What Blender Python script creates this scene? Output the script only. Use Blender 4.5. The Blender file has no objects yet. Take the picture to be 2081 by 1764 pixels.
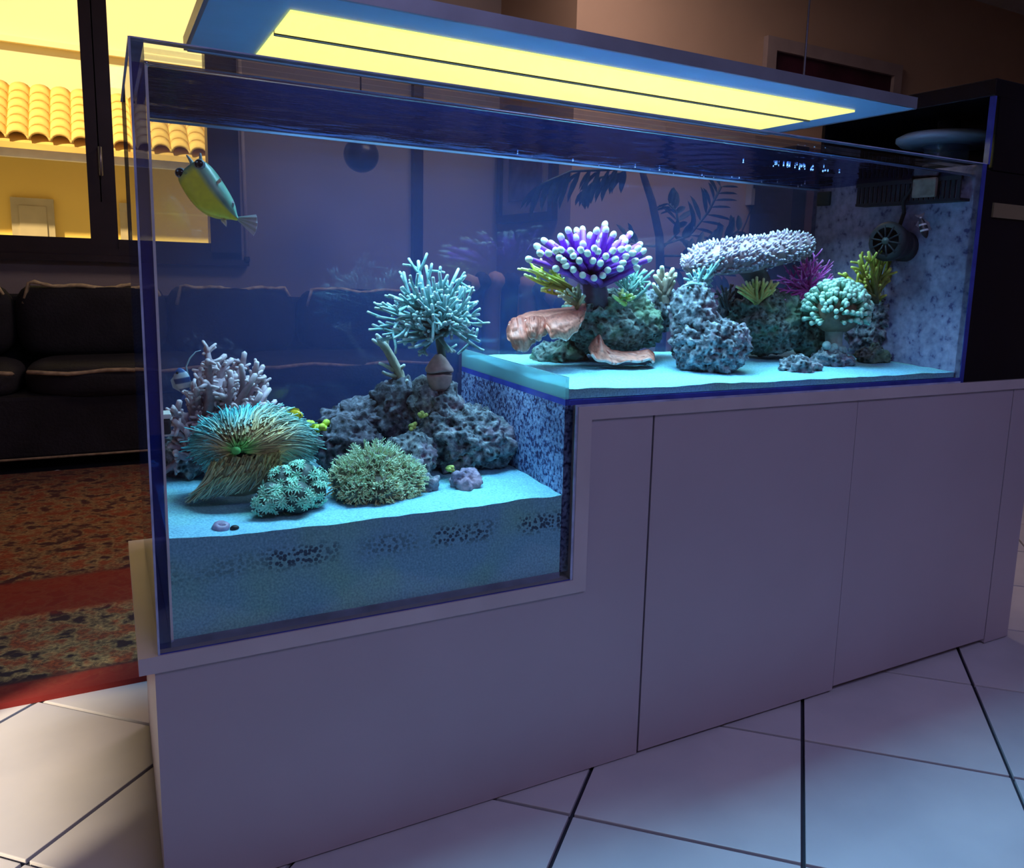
import bpy, bmesh, math, random
from math import sin, cos, pi, sqrt, radians
from mathutils import Vector, Matrix, noise

scene = bpy.context.scene
COL = scene.collection

# ------------------------------------------------------------------ camera
FPX, PPX, PPY, IW, IH = 1655.6, 123.7, -76.2, 2081.0, 1764.0
YAW, PITCH, ROLL = 0.5213, -0.1573, 0.0342
CAM = Vector((-0.0368, -1.1057, 0.8663))
fwd = Vector((sin(YAW)*cos(PITCH), cos(YAW)*cos(PITCH), sin(PITCH)))
_r = Vector((cos(YAW), -sin(YAW), 0)); _u = _r.cross(fwd)
rgt = _r*cos(ROLL) + _u*sin(ROLL)
upv = -_r*sin(ROLL) + _u*cos(ROLL)
cam_data = bpy.data.cameras.new('camera'); cam = bpy.data.objects.new('camera', cam_data)
COL.objects.link(cam)
cam_data.sensor_width = 36.0; cam_data.sensor_fit = 'HORIZONTAL'
cam_data.lens = FPX/IW*36.0
cam_data.shift_x = -PPX/IW; cam_data.shift_y = PPY/IW
cam_data.clip_start = 0.05
M3 = Matrix((rgt, upv, -fwd)).transposed()
cam.matrix_world = Matrix.Translation(CAM) @ M3.to_4x4()
scene.camera = cam

# ------------------------------------------------------------------ world, sun, exposure
world = bpy.data.worlds.new('world'); scene.world = world
world.use_nodes = True
bg = world.node_tree.nodes['Background']
bg.inputs[0].default_value = (1.0, 0.84, 0.55, 1); bg.inputs[1].default_value = 0.5
world.cycles.sampling_method = 'NONE'
sun_d = bpy.data.lights.new('sun', 'SUN'); sun_d.energy = 8.0; sun_d.color = (1.0, 0.80, 0.50); sun_d.angle = 0.03
sun = bpy.data.objects.new('sun', sun_d); COL.objects.link(sun)
sun.rotation_euler = Vector((1.0, 0.7, -0.8)).to_track_quat('-Z', 'Y').to_euler()
vs = scene.view_settings
vs.view_transform = 'Standard'; vs.look = 'None'; vs.exposure = 0.0; vs.gamma = 1.0; vs.use_curve_mapping = False

# lamp panel height and its light (light itself is made in the lamp builder)
LAMP_Z = 1.20
CEIL_COLOR = (0.63, 0.58, 1.0); CEIL_POWER = 3.6; BACK_COLOR = (1.0, 0.74, 0.66); BACK_POWER = 6.5
LAMP_POWER = 15.0
LAMP_COLOR = (0.34, 0.74, 1.0)
cy_ = scene.cycles
cy_.adaptive_threshold = .08; cy_.light_sampling_threshold = .03
cy_.max_bounces = 3; cy_.diffuse_bounces = 2; cy_.glossy_bounces = 2; cy_.transmission_bounces = 4; cy_.transparent_max_bounces = 14
cy_.caustics_reflective = False; cy_.caustics_refractive = False

# ------------------------------------------------------------------ photo measuring helpers
def ray(x, y): return fwd*FPX + rgt*(x-IW/2-PPX) - upv*(y-IH/2-PPY)
def at(x, y, Y):
    d = ray(x, y); return CAM + d*((Y-CAM.y)/d.y)
def atz(x, y, Z):
    d = ray(x, y); return CAM + d*((Z-CAM.z)/d.z)
def scl(P): return (P-CAM).dot(fwd)/FPX     # metres per pixel at a point

# ------------------------------------------------------------------ mesh helpers
class MB:
    def __init__(s): s.v = []; s.f = []; s.c = []
    def add(s, vs, fs, col=None):
        n = len(s.v)
        s.v += [Vector(p) for p in vs]; s.f += [tuple(i+n for i in f) for f in fs]
        if col is not None:
            s.c += list(col) if isinstance(col, list) else [col]*len(vs)
        return s
    def box(s, a, b, col=None):
        x0, y0, z0 = a; x1, y1, z1 = b
        return s.add([(x0,y0,z0),(x1,y0,z0),(x1,y1,z0),(x0,y1,z0),(x0,y0,z1),(x1,y0,z1),(x1,y1,z1),(x0,y1,z1)],
                     [(0,3,2,1),(4,5,6,7),(0,1,5,4),(1,2,6,5),(2,3,7,6),(3,0,4,7)], col)
    def tube(s, pts, rad, n=6, cols=None, cap=True, flat=None):
        pts = [Vector(p) for p in pts]; m = len(pts)
        if not isinstance(rad, (list, tuple)): rad = [rad]*m
        T = []
        for i in range(m):
            t = pts[min(i+1, m-1)] - pts[max(i-1, 0)]
            T.append(t.normalized() if t.length > 1e-9 else Vector((0,0,1)))
        a = Vector((0,0,1)) if abs(T[0].z) < .9 else Vector((1,0,0))
        N = T[0].cross(a).normalized()
        V = []; C = []
        for i in range(m):
            N = (N - T[i]*N.dot(T[i]))
            N = N.normalized() if N.length > 1e-6 else T[i].orthogonal().normalized()
            B = T[i].cross(N)
            for k in range(n):
                an = 2*pi*k/n
                V.append(pts[i] + (N*cos(an) + B*sin(an)*(flat or 1))*rad[i])
                if cols: C.append(cols[i])
        F = []
        for i in range(m-1):
            for k in range(n):
                k2 = (k+1) % n
                F.append((i*n+k, i*n+k2, (i+1)*n+k2, (i+1)*n+k))
        if cap:
            V.append(pts[0] - T[0]*rad[0]*.4); V.append(pts[-1] + T[-1]*rad[-1]*.7)
            if cols: C += [cols[0], cols[-1]]
            for k in range(n):
                k2 = (k+1) % n
                F.append((k2, k, m*n)); F.append(((m-1)*n+k, (m-1)*n+k2, m*n+1))
        return s.add(V, F, C if cols else None)
    def ball(s, c, r, nu=10, nv=7, col=None, axes=None):
        c = Vector(c); r = (r,r,r) if not isinstance(r, (tuple, list)) else r
        ax = axes or (Vector((1,0,0)), Vector((0,1,0)), Vector((0,0,1)))
        V = []; F = []
        for j in range(1, nv):
            th = pi*j/nv
            for i in range(nu):
                ph = 2*pi*i/nu
                V.append(c + ax[0]*(r[0]*sin(th)*cos(ph)) + ax[1]*(r[1]*sin(th)*sin(ph)) + ax[2]*(r[2]*cos(th)))
        a = len(V); V.append(c + ax[2]*r[2]); V.append(c - ax[2]*r[2])
        for j in range(nv-2):
            for i in range(nu):
                i2 = (i+1) % nu
                F.append((j*nu+i, (j+1)*nu+i, (j+1)*nu+i2, j*nu+i2))
        for i in range(nu):
            i2 = (i+1) % nu
            F.append((a, i, i2)); F.append(((nv-2)*nu+i2, (nv-2)*nu+i, a+1))
        return s.add(V, F, col)
    def lathe(s, c, prof, n=20, axis=None, col=None):
        c = Vector(c); A = (axis or Vector((0,0,1))).normalized(); U = A.orthogonal().normalized(); W = A.cross(U)
        V = []; F = []
        for (r, h) in prof:
            for k in range(n):
                an = 2*pi*k/n
                V.append(c + A*h + (U*cos(an) + W*sin(an))*max(r, 1e-5))
        for i in range(len(prof)-1):
            for k in range(n):
                k2 = (k+1) % n
                F.append((i*n+k, i*n+k2, (i+1)*n+k2, (i+1)*n+k))
        return s.add(V, F, col)
    def prism(s, poly, y0, y1, col=None):      # polygon in x,z swept along y
        n = len(poly)
        V = [(x, y0, z) for x, z in poly] + [(x, y1, z) for x, z in poly]
        F = [tuple(range(n)), tuple(range(2*n-1, n-1, -1))]
        for i in range(n):
            j = (i+1) % n
            F.append((i, i+n, j+n, j))
        return s.add(V, F, col)
    def rings(s, rows, close=True, col=None, caps=True):
        n = len(rows[0]); V = [p for r in rows for p in r]; F = []
        for i in range(len(rows)-1):
            for k in range(n if close else n-1):
                k2 = (k+1) % n
                F.append((i*n+k, i*n+k2, (i+1)*n+k2, (i+1)*n+k))
        if caps and close:
            F.append(tuple(reversed(range(n)))); F.append(tuple((len(rows)-1)*n+k for k in range(n)))
        return s.add(V, F, col)

ORG = {}
def link_mesh(name, mb, mat, parent=None, smooth=True, bevel=0, autosm=False):
    org = ORG.get(parent.name, Vector((0,0,0))) if parent else Vector((0,0,0))
    me = bpy.data.meshes.new(name)
    me.from_pydata([tuple(p-org) for p in mb.v], [], mb.f)
    me.validate(); 
    bm = bmesh.new(); bm.from_mesh(me); bmesh.ops.recalc_face_normals(bm, faces=bm.faces[:])
    if bevel: bmesh.ops.bevel(bm, geom=bm.edges[:], offset=bevel, segments=2, affect='EDGES', profile=.6)
    bm.to_mesh(me); bm.free()
    if smooth:
        me.polygons.foreach_set('use_smooth', [True]*len(me.polygons))
    if mb.c and not bevel and len(mb.c) == len(me.vertices):
        at_ = me.color_attributes.new('Col', 'FLOAT_COLOR', 'POINT')
        at_.data.foreach_set('color', [x for c in mb.c for x in (c[0], c[1], c[2], 1.0)])
    me.materials.append(mat)
    o = bpy.data.objects.new(name, me); COL.objects.link(o)
    if parent: o.parent = parent
    ORG[o.name] = org
    return o
def tag(o, label=None, cat=None, group=None, kind=None):
    if label: o['label'] = label
    if cat: o['category'] = cat
    if group: o['group'] = group
    if kind: o['kind'] = kind
    return o
def thing(name, loc, label, cat, group=None, kind=None):
    o = bpy.data.objects.new(name, None); COL.objects.link(o); o.location = loc; o.empty_display_size = .05
    ORG[o.name] = Vector(loc)
    return tag(o, label, cat, group, kind)
def struct(name, mb, mat, parent=None, smooth=False, bevel=0):
    o = link_mesh(name, mb, mat, parent, smooth, bevel)
    if not parent: o['kind'] = 'structure'
    return o
def part_copy(name, mesh, parent, loc, rot=None, scale=None):   # loc in world space
    o = bpy.data.objects.new(name, mesh); COL.objects.link(o); o.parent = parent
    o.location = Vector(loc) - ORG[parent.name]
    if rot is not None:
        o.rotation_mode = 'QUATERNION'; o.rotation_quaternion = rot
    if scale is not None: o.scale = scale if isinstance(scale, (tuple, list)) else (scale,)*3
    return o
def mesh_only(name, mb, mat, smooth=True):
    o = link_mesh(name, mb, mat, None, smooth); me = o.data; bpy.data.objects.remove(o); return me

# ------------------------------------------------------------------ materials
def nm(name):
    m = bpy.data.materials.new(name); m.use_nodes = True; nt = m.node_tree
    return m, nt, nt.nodes, nt.links, nt.nodes['Principled BSDF']
def tex(nt, kind, scale, coord='Object', detail=4, mapscale=None):
    tc = nt.nodes.new('ShaderNodeTexCoord'); out = tc.outputs[coord]
    if mapscale:
        mp = nt.nodes.new('ShaderNodeMapping'); mp.inputs['Scale'].default_value = mapscale
        nt.links.new(out, mp.inputs[0]); out = mp.outputs[0]
    t = nt.nodes.new(kind); t.inputs['Scale'].default_value = scale
    if 'Detail' in t.inputs: t.inputs['Detail'].default_value = 0 if kind == 'ShaderNodeTexVoronoi' else detail
    nt.links.new(out, t.inputs['Vector']); return t
def ramp(nt, src, stops):
    r = nt.nodes.new('ShaderNodeValToRGB'); cr = r.color_ramp
    while len(cr.elements) < len(stops): cr.elements.new(.5)
    for e, (p, c) in zip(cr.elements, stops): e.position = p; e.color = (*c, 1)
    nt.links.new(src, r.inputs[0]); return r
def mix(nt, fac, a, b, mode='MIX'):
    m = nt.nodes.new('ShaderNodeMix'); m.data_type = 'RGBA'; m.blend_type = mode
    for sock, v in ((m.inputs[0], fac), (m.inputs[6], a), (m.inputs[7], b)):
        if isinstance(v, (int, float)): sock.default_value = v
        elif isinstance(v, tuple): sock.default_value = (*v, 1)
        else: nt.links.new(v, sock)
    return m.outputs[2]
def bump(nt, b, src, strength, dist=.01):
    n = nt.nodes.new('ShaderNodeBump'); n.inputs['Strength'].default_value = strength; n.inputs['Distance'].default_value = dist
    nt.links.new(src, n.inputs['Height']); nt.links.new(n.outputs[0], b.inputs['Normal'])
def plain(name, col, rough=.6, metal=0, var=.15, vs=6, bs=0, bsc=60, spec=.5):
    m, nt, ns, lk, b = nm(name)
    t = tex(nt, 'ShaderNodeTexNoise', vs)
    lo = tuple(c*(1-var) for c in col); hi = tuple(min(1, c*(1+var)) for c in col)
    r = ramp(nt, t.outputs['Fac'], [(.3, lo), (.7, hi)])
    lk.new(r.outputs[0], b.inputs['Base Color'])
    b.inputs['Roughness'].default_value = rough; b.inputs['Metallic'].default_value = metal
    b.inputs['Specular IOR Level'].default_value = spec
    if bs:
        t2 = tex(nt, 'ShaderNodeTexNoise', bsc, detail=6); bump(nt, b, t2.outputs['Fac'], bs)
    return m
def emit(name, col, s):
    m, nt, ns, lk, b = nm(name)
    b.inputs['Base Color'].default_value = (*col, 1)
    b.inputs['Emission Color'].default_value = (*col, 1); b.inputs['Emission Strength'].default_value = s
    return m
def glass(name, tint=(1,1,1), film_haze=0.0, film_haze_col=(.3,.45,.9), base=.035, rough=0.0, bumpy=0):
    m, nt, ns, lk, b = nm(name); ns.remove(b); out = ns['Material Output']
    lw = ns.new('ShaderNodeLayerWeight'); lw.inputs[0].default_value = .5
    pw = ns.new('ShaderNodeMath'); pw.operation = 'POWER'; pw.inputs[1].default_value = 5; lk.new(lw.outputs['Facing'], pw.inputs[0])
    ma = ns.new('ShaderNodeMath'); ma.operation = 'MULTIPLY_ADD'; ma.inputs[1].default_value = 1-base; ma.inputs[2].default_value = base
    lk.new(pw.outputs[0], ma.inputs[0])
    tr = ns.new('ShaderNodeBsdfTransparent'); tr.inputs[0].default_value = (*tint, 1)
    gl = ns.new('ShaderNodeBsdfGlossy'); gl.inputs['Roughness'].default_value = rough
    src = tr.outputs[0]
    if film_haze:  # diffuse layer: film on some panes, painted water haze on others
        df = ns.new('ShaderNodeBsdfDiffuse'); df.inputs[0].default_value = (*film_haze_col, 1)
        tl = ns.new('ShaderNodeBsdfTranslucent'); tl.inputs[0].default_value = (*film_haze_col, 1)
        md = ns.new('ShaderNodeMixShader'); md.inputs[0].default_value = .5; lk.new(df.outputs[0], md.inputs[1]); lk.new(tl.outputs[0], md.inputs[2])
        mf = ns.new('ShaderNodeMixShader'); mf.inputs[0].default_value = film_haze
        lk.new(src, mf.inputs[1]); lk.new(md.outputs[0], mf.inputs[2]); src = mf.outputs[0]
    mx = ns.new('ShaderNodeMixShader'); lk.new(ma.outputs[0], mx.inputs[0]); lk.new(src, mx.inputs[1]); lk.new(gl.outputs[0], mx.inputs[2])
    lk.new(mx.outputs[0], out.inputs['Surface'])
    return m

def coral_mat(name, rough=.55, nscale=90, nb=.5, lo=.7, hi=1.15):
    m, nt, ns, lk, b = nm(name)
    a = ns.new('ShaderNodeAttribute'); a.attribute_name = 'Col'
    t = tex(nt, 'ShaderNodeTexNoise', nscale, detail=5)
    r = ramp(nt, t.outputs['Fac'], [(.3, (lo,)*3), (.7, (hi,)*3)])
    lk.new(mix(nt, 1.0, a.outputs['Color'], r.outputs[0], 'MULTIPLY'), b.inputs['Base Color'])
    b.inputs['Roughness'].default_value = rough
    if nb: bump(nt, b, t.outputs['Fac'], nb, .003)
    return m
M_CORAL = coral_mat('coral_skin'); M_SOFT = coral_mat('soft_polyp', .5, 60, 0, .85, 1.1); M_FISH = coral_mat('fish_skin', .35, 140, .05, .92, 1.06)

def rock_mat(name, dark, mid, lightc, cor, corp=.6):
    m, nt, ns, lk, b = nm(name)
    t1 = tex(nt, 'ShaderNodeTexNoise', 55, detail=8); t1.inputs['Roughness'].default_value = .7
    v1 = tex(nt, 'ShaderNodeTexVoronoi', 85); v2 = tex(nt, 'ShaderNodeTexNoise', 17, detail=4)
    c1 = ramp(nt, t1.outputs['Fac'], [(.36, dark), (.5, mid), (.66, lightc)])
    pt = ramp(nt, v1.outputs['Distance'], [(.14, (.05,.05,.07)), (.45, (1,1,1))])
    c2 = mix(nt, 1.0, c1.outputs[0], pt.outputs[0], 'MULTIPLY')
    pm = ramp(nt, v2.outputs['Fac'], [(corp-.06, (0,0,0)), (corp+.08, (.75,.75,.75))])
    lk.new(mix(nt, pm.outputs[0], c2, cor), b.inputs['Base Color'])
    b.inputs['Roughness'].default_value = .85
    h = mix(nt, .5, t1.outputs['Fac'], v1.outputs['Distance'])
    bump(nt, b, h, 1.0, .008)
    return m
M_ROCK = rock_mat('reef_rock', (.03,.035,.05), (.20,.23,.27), (.58,.64,.66), (.40,.28,.38))
M_ROCK2 = rock_mat('mossy_reef_rock', (.04,.06,.05), (.16,.21,.19), (.34,.42,.40), (.15,.26,.15), .52)
M_ROCKD = rock_mat('dark_reef_rock', (.02,.02,.03), (.08,.08,.11), (.26,.27,.33), (.12,.10,.14))
M_ROCKP = rock_mat('coralline_rock', (.07,.05,.10), (.33,.26,.40), (.65,.55,.66), (.50,.32,.42), .5)

def sand_mat():
    m, nt, ns, lk, b = nm('reef_sand')
    t = tex(nt, 'ShaderNodeTexNoise', 320, detail=3); v = tex(nt, 'ShaderNodeTexVoronoi', 165)
    c = ramp(nt, t.outputs['Fac'], [(.3, (.20,.48,.62)), (.7, (.40,.80,.88))])  # the lamp's cyan light is put into the white sand's colour
    g = tex(nt, 'ShaderNodeTexNoise', 7, detail=3)
    gg = ramp(nt, g.outputs['Fac'], [(.45, (.85,.95,1.06)), (.64, (.95,1.05,.82))])
    c2 = mix(nt, 1.0, c.outputs[0], gg.outputs[0], 'MULTIPLY')
    # dark grains in a layer below the surface
    tc = ns.new('ShaderNodeTexCoord'); sx = ns.new('ShaderNodeSeparateXYZ'); lk.new(tc.outputs['Object'], sx.inputs[0])
    w = tex(nt, 'ShaderNodeTexNoise', 9, detail=3, mapscale=(1,1,.35))
    pts = ramp(nt, v.outputs['Distance'], [(.42, (.9,.9,.9)), (.52, (0,0,0))])
    band = ramp(nt, w.outputs['Fac'], [(.40, (0,0,0)), (.54, (1,1,1))])
    zr = ns.new('ShaderNodeMapRange'); lk.new(sx.outputs['Z'], zr.inputs[0]); zr.inputs[1].default_value = -.062; zr.inputs[2].default_value = -.022
    zz = ramp(nt, zr.outputs[0], [(.0, (0,0,0)), (.3, (1,1,1)), (.75, (1,1,1)), (1.0, (.1,.1,.1))])
    f1 = mix(nt, 1.0, pts.outputs[0], band.outputs[0], 'MULTIPLY'); f2 = mix(nt, 1.0, f1, zz.outputs[0], 'MULTIPLY')
    lk.new(mix(nt, f2, c2, (.04,.07,.13)), b.inputs['Base Color'])
    b.inputs['Roughness'].default_value = .9
    bump(nt, b, t.outputs['Fac'], .6, .003)
    return m
M_SAND = sand_mat()

def speck_wall(name, base, specks, sc, th, lightc):
    m, nt, ns, lk, b = nm(name)
    v = tex(nt, 'ShaderNodeTexVoronoi', sc); t = tex(nt, 'ShaderNodeTexNoise', sc*.9, detail=5); t2 = tex(nt, 'ShaderNodeTexNoise', 5, detail=4)
    c0 = ramp(nt, t.outputs['Fac'], [(.35, base), (.65, lightc)])
    f = ramp(nt, t.outputs['Fac'], [(th-.05, (1,1,1)), (th+.04, (0,0,0))])
    big = ramp(nt, t2.outputs['Fac'], [(.35, (.55,.55,.6)), (.65, (1.15,1.12,1.1))])
    c1 = mix(nt, f.outputs[0], c0.outputs[0], specks)
    lk.new(mix(nt, 1.0, c1, big.outputs[0], 'MULTIPLY'), b.inputs['Base Color'])
    b.inputs['Roughness'].default_value = .7
    bump(nt, b, v.outputs['Distance'], .4, .003)
    return m
M_STEPFILM = speck_wall('speckled_step_film', (.10,.15,.42), (.02,.02,.12), 175, .46, (.36,.46,.72))
M_ENDFILM = speck_wall('mottled_end_film', (.30,.30,.52), (.10,.09,.26), 70, .36, (.52,.50,.74))

M_GLASS = glass('tank_glass', (.95,.98,1.0))
M_BACKGLASS = glass('back_glass_haze', (.91,.955,1.0), .12, (.11,.27,.85))  # blue haze of the lit water is put into this pane
M_SIDEGLASS = glass('side_glass', (.88,.93,1.0), .03, (.2,.3,.9))
M_DAMGLASS = glass('sand_dam_glass', (.75,.95,.95), .55, (.45,.75,.78))
M_WINGLASS = glass('window_glass', (1,1,.98), base=.03)
M_EDGE = plain('polished_glass_edge', (.42,.50,.80), .15, 0, .25, 30)
M_EDGEDARK = plain('blue_glass_edge', (.05,.07,.42), .12, 0, .3, 20)
M_EDGEPALE = plain('pale_silicone', (.75,.72,.80), .35, 0, .1, 30)

def water_mat():
    m, nt, ns, lk, b = nm('water_surface'); ns.remove(b); out = ns['Material Output']
    fr = ns.new('ShaderNodeFresnel'); fr.inputs[0].default_value = 1.33
    tr = ns.new('ShaderNodeBsdfTransparent'); tr.inputs[0].default_value = (.9,.97,1,1)
    gl = ns.new('ShaderNodeBsdfGlossy'); gl.inputs['Roughness'].default_value = .06; gl.inputs[0].default_value = (.30,.36,.62,1)
    t = tex(nt, 'ShaderNodeTexNoise', 22, detail=3, mapscale=(1,2.6,1))
    bp = ns.new('ShaderNodeBump'); bp.inputs['Strength'].default_value = .12; bp.inputs['Distance'].default_value = .01
    lk.new(t.outputs['Fac'], bp.inputs['Height']); lk.new(bp.outputs[0], gl.inputs['Normal'])
    mx = ns.new('ShaderNodeMixShader'); lk.new(fr.outputs[0], mx.inputs[0]); lk.new(tr.outputs[0], mx.inputs[1]); lk.new(gl.outputs[0], mx.inputs[2])
    lk.new(mx.outputs[0], out.inputs['Surface']); return m
M_WATER = water_mat()

M_CAB = plain('mauve_white_laminate', (.46,.40,.50), .38, 0, .05, 3, .02, 200)
M_SEAM = plain('dark_gap', (.05,.045,.07), .7)
M_LEDGE = plain('pale_base_board', (.56,.50,.58), .30, 0, .08, 8)
M_WALL = plain('beige_plaster', (.52,.36,.26), .9, 0, .06, 2, .05, 120)
M_WALLB = plain('grey_plaster', (.42,.36,.36), .9, 0, .06, 2, .05, 120)
M_CEIL = plain('white_ceiling', (.7,.68,.66), .9)
M_GROUT = plain('dark_grout', (.035,.035,.06), .9)
M_DARKWOOD = plain('dark_brown_wood', (.035,.022,.024), .35, 0, .3, 5)
M_BLACK = plain('black_acrylic', (.008,.008,.014), .25)
M_BLACKM = plain('matte_black_plastic', (.012,.012,.02), .6)
M_LAMPBODY = plain('brushed_aluminium', (.35,.42,.60), .3, .6, .1, 12)
M_LAMPUND = plain('blue_white_reflector', (.30,.55,.95), .45, 0, .06, 8)
M_STEEL = plain('steel_wire', (.35,.33,.36), .35, .8)
def tile_mat():
    m, nt, ns, lk, b = nm('ceramic_tile')
    t = tex(nt, 'ShaderNodeTexNoise', 4, detail=7); oi = ns.new('ShaderNodeObjectInfo')
    c = ramp(nt, t.outputs['Fac'], [(.3, (.52,.53,.64)), (.7, (.68,.68,.78))])
    r = ramp(nt, oi.outputs['Random'], [(0, (.92,.92,.94)), (1, (1.06,1.04,1.02))])
    lk.new(mix(nt, 1.0, c.outputs[0], r.outputs[0], 'MULTIPLY'), b.inputs['Base Color'])
    b.inputs['Roughness'].default_value = .38; bump(nt, b, t.outputs['Fac'], .08, .01); return m
M_TILE = tile_mat()
def rug_mat():
    m, nt, ns, lk, b = nm('persian_rug')
    v = tex(nt, 'ShaderNodeTexVoronoi', 13, mapscale=(1,.8,1)); v.feature = 'SMOOTH_F1'
    mg = tex(nt, 'ShaderNodeTexMagic', 16); mg.turbulence_depth = 4; mg.inputs['Distortion'].default_value = 2.2
    nz = tex(nt, 'ShaderNodeTexNoise', 26, detail=4)
    tc = ns.new('ShaderNodeTexCoord'); sx = ns.new('ShaderNodeSeparateXYZ'); lk.new(tc.outputs['Object'], sx.inputs[0])
    yr = ns.new('ShaderNodeMapRange'); lk.new(sx.outputs['Y'], yr.inputs[0]); yr.inputs[1].default_value = 0; yr.inputs[2].default_value = 2.0
    base = ramp(nt, yr.outputs[0], [(0, (.20,.012,.012)), (.035, (.20,.012,.012)), (.04, (.03,.012,.02)), (.20, (.05,.015,.02)), (.21, (.24,.018,.008)), (.33, (.30,.02,.006)), (.34, (.10,.012,.012)), (.6, (.16,.02,.01)), (1, (.04,.01,.02))])
    orn = ramp(nt, mg.outputs['Fac'], [(.38, (0,0,0)), (.46, (1,1,1)), (.60, (1,1,1)), (.66, (0,0,0))])
    gold = ramp(nt, nz.outputs['Fac'], [(.38, (.03,.02,.03)), (.48, (.58,.40,.17)), (.62, (.50,.12,.04))])
    msk = ramp(nt, yr.outputs[0], [(0, (0,0,0)), (.04, (.1,.1,.1)), (.05, (1,1,1)), (.21, (1,1,1)), (.22, (.12,.12,.12)), (.33, (.12,.12,.12)), (.35, (1,1,1)), (.75, (.9,.9,.9)), (1, (.2,.2,.2))])
    vv = ramp(nt, v.outputs['Distance'], [(.12, (.9,.9,.9)), (.2, (.15,.15,.15)), (.32, (.85,.85,.85)), (.5, (.5,.5,.5))])
    f = mix(nt, 1.0, mix(nt, .6, orn.outputs[0], vv.outputs[0]), msk.outputs[0], 'MULTIPLY')
    lk.new(mix(nt, f, base.outputs[0], gold.outputs[0]), b.inputs['Base Color'])
    b.inputs['Roughness'].default_value = .95; bump(nt, b, nz.outputs['Fac'], .4, .006); return m
M_RUG = rug_mat()
M_SOFA = plain('dark_velvet', (.014,.013,.020), .8, 0, .4, 9, .3, 90)
M_PIPING = plain('tan_piping_highlight', (.75,.58,.34), .7, 0, .4, 30)  # pale trim; the window's rim highlight is put into its tan
M_SEATEDGE = plain('tan_edge_line', (.42,.31,.20), .8, 0, .35, 40)  # holds the painted seat edge highlight, also the base line

# ------------------------------------------------------------------ dimensions of the tank
T = .015                      # glass thickness
ZB, XS, DEP, XE = .3576, .608, .47, 1.565
ZT, ZU = ZB+.75, .647
ZW = 1.085                    # water level
SL, SU = .499, .668           # sand levels

# ------------------------------------------------------------------ room
m = MB().box((-3.5,-5.2,-.06), (6.5,3.8,-.008))
floor = struct('floor', m, M_GROUT); ORG['floor'] = Vector((0,0,0))
tw, th_ = .341-.007, .3585-.007
tb = MB().box((-tw/2,-th_/2,-.008), (tw/2,th_/2,0))
to = link_mesh('tile', tb, M_TILE, None, False, .0015); tile_me = to.data; bpy.data.objects.remove(to)
q45 = Matrix.Rotation(pi/4, 3, 'Z').to_quaternion()
for k in range(-4, 12):
    for j in range(-8, 9):
        a, b_ = .482*(k+.5), .660+.507*(j+.5)
        x, y = (a+b_)/2, (a-b_)/2
        if not (-1.0 < x < 3.2 and -1.0 < y < 2.55): continue
        if .32 < x < 1.55 and .28 < y < 2.3: continue
        if -1 < x < 1.2 and .98 < y < 2.4: continue
        part_copy('tile', tile_me, floor, (x, y, 0), q45)
m = MB()
WY = 3.5
WX0, WX1, WZ0, WZ1 = -.62, .585, .845, 2.25
m.box((-3.5,WY,0), (WX0,WY+.25,2.7)); m.box((WX1,WY,0), (2.3,WY+.25,2.7)); m.box((WX0,WY,0), (WX1,WY+.25,WZ0)); m.box((WX0,WY,WZ1), (WX1,WY+.25,2.7))
struct('wall_back', m, M_WALLB)
struct('wall_side', MB().box((2.04,2.75,0), (2.3,WY,2.7)), M_WALL)
struct('wall_right', MB().box((2.04,2.6,0), (6.5,2.75,2.7)), M_WALL)
struct('wall_rear', MB().box((-1.6,-3.4,0), (6.3,-3.2,2.7)), M_WALL)
struct('wall_end', MB().box((6.3,-5.2,0), (6.5,2.6,2.7)), M_WALL)
m = MB(); m.box((-1.75,-3.4,0), (-1.6,-.97,2.7)); m.box((-1.75,-.28,0), (-1.6,WY,2.7)); m.box((-1.75,-.97,1.72), (-1.6,-.28,2.7))
struct('wall_left', m, M_WALL)       # unseen; door gap added and sized to shape the floor's sun patch
struct('ceiling', MB().box((-3.5,-5.2,2.7), (6.5,3.8,2.85)), M_CEIL)

# added, unseen ceiling fill panels to brighten cabinet front, floor and back walls
for (lx, ly, hw, hd, colr, pw, lb) in ((.9,-2.0,.8,.6,CEIL_COLOR,CEIL_POWER,'wide added fill panel on the ceiling over the front of the room'), (1.75,1.75,.6,.4,BACK_COLOR,BACK_POWER,'small added fill panel on the ceiling over the far side of the room')):
    cl_ = thing('ceiling_fill_panel', (lx,ly,2.7), lb, 'lamp')
    link_mesh('frame', MB().box((lx-hw-.02,ly-hd-.02,2.66), (lx+hw+.02,ly+hd+.02,2.699)), plain('fill_frame', (.7,.7,.7), .5), cl_, False)
    me_ = emit('ceiling_fill', colr, pw); me_.cycles.emission_sampling = 'FRONT_BACK'
    link_mesh('fill_diffuser', MB().add([(lx-hw,ly-hd,2.656),(lx-hw,ly+hd,2.656),(lx+hw,ly+hd,2.656),(lx+hw,ly-hd,2.656)], [(0,1,2,3)]), me_, cl_, False)

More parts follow.
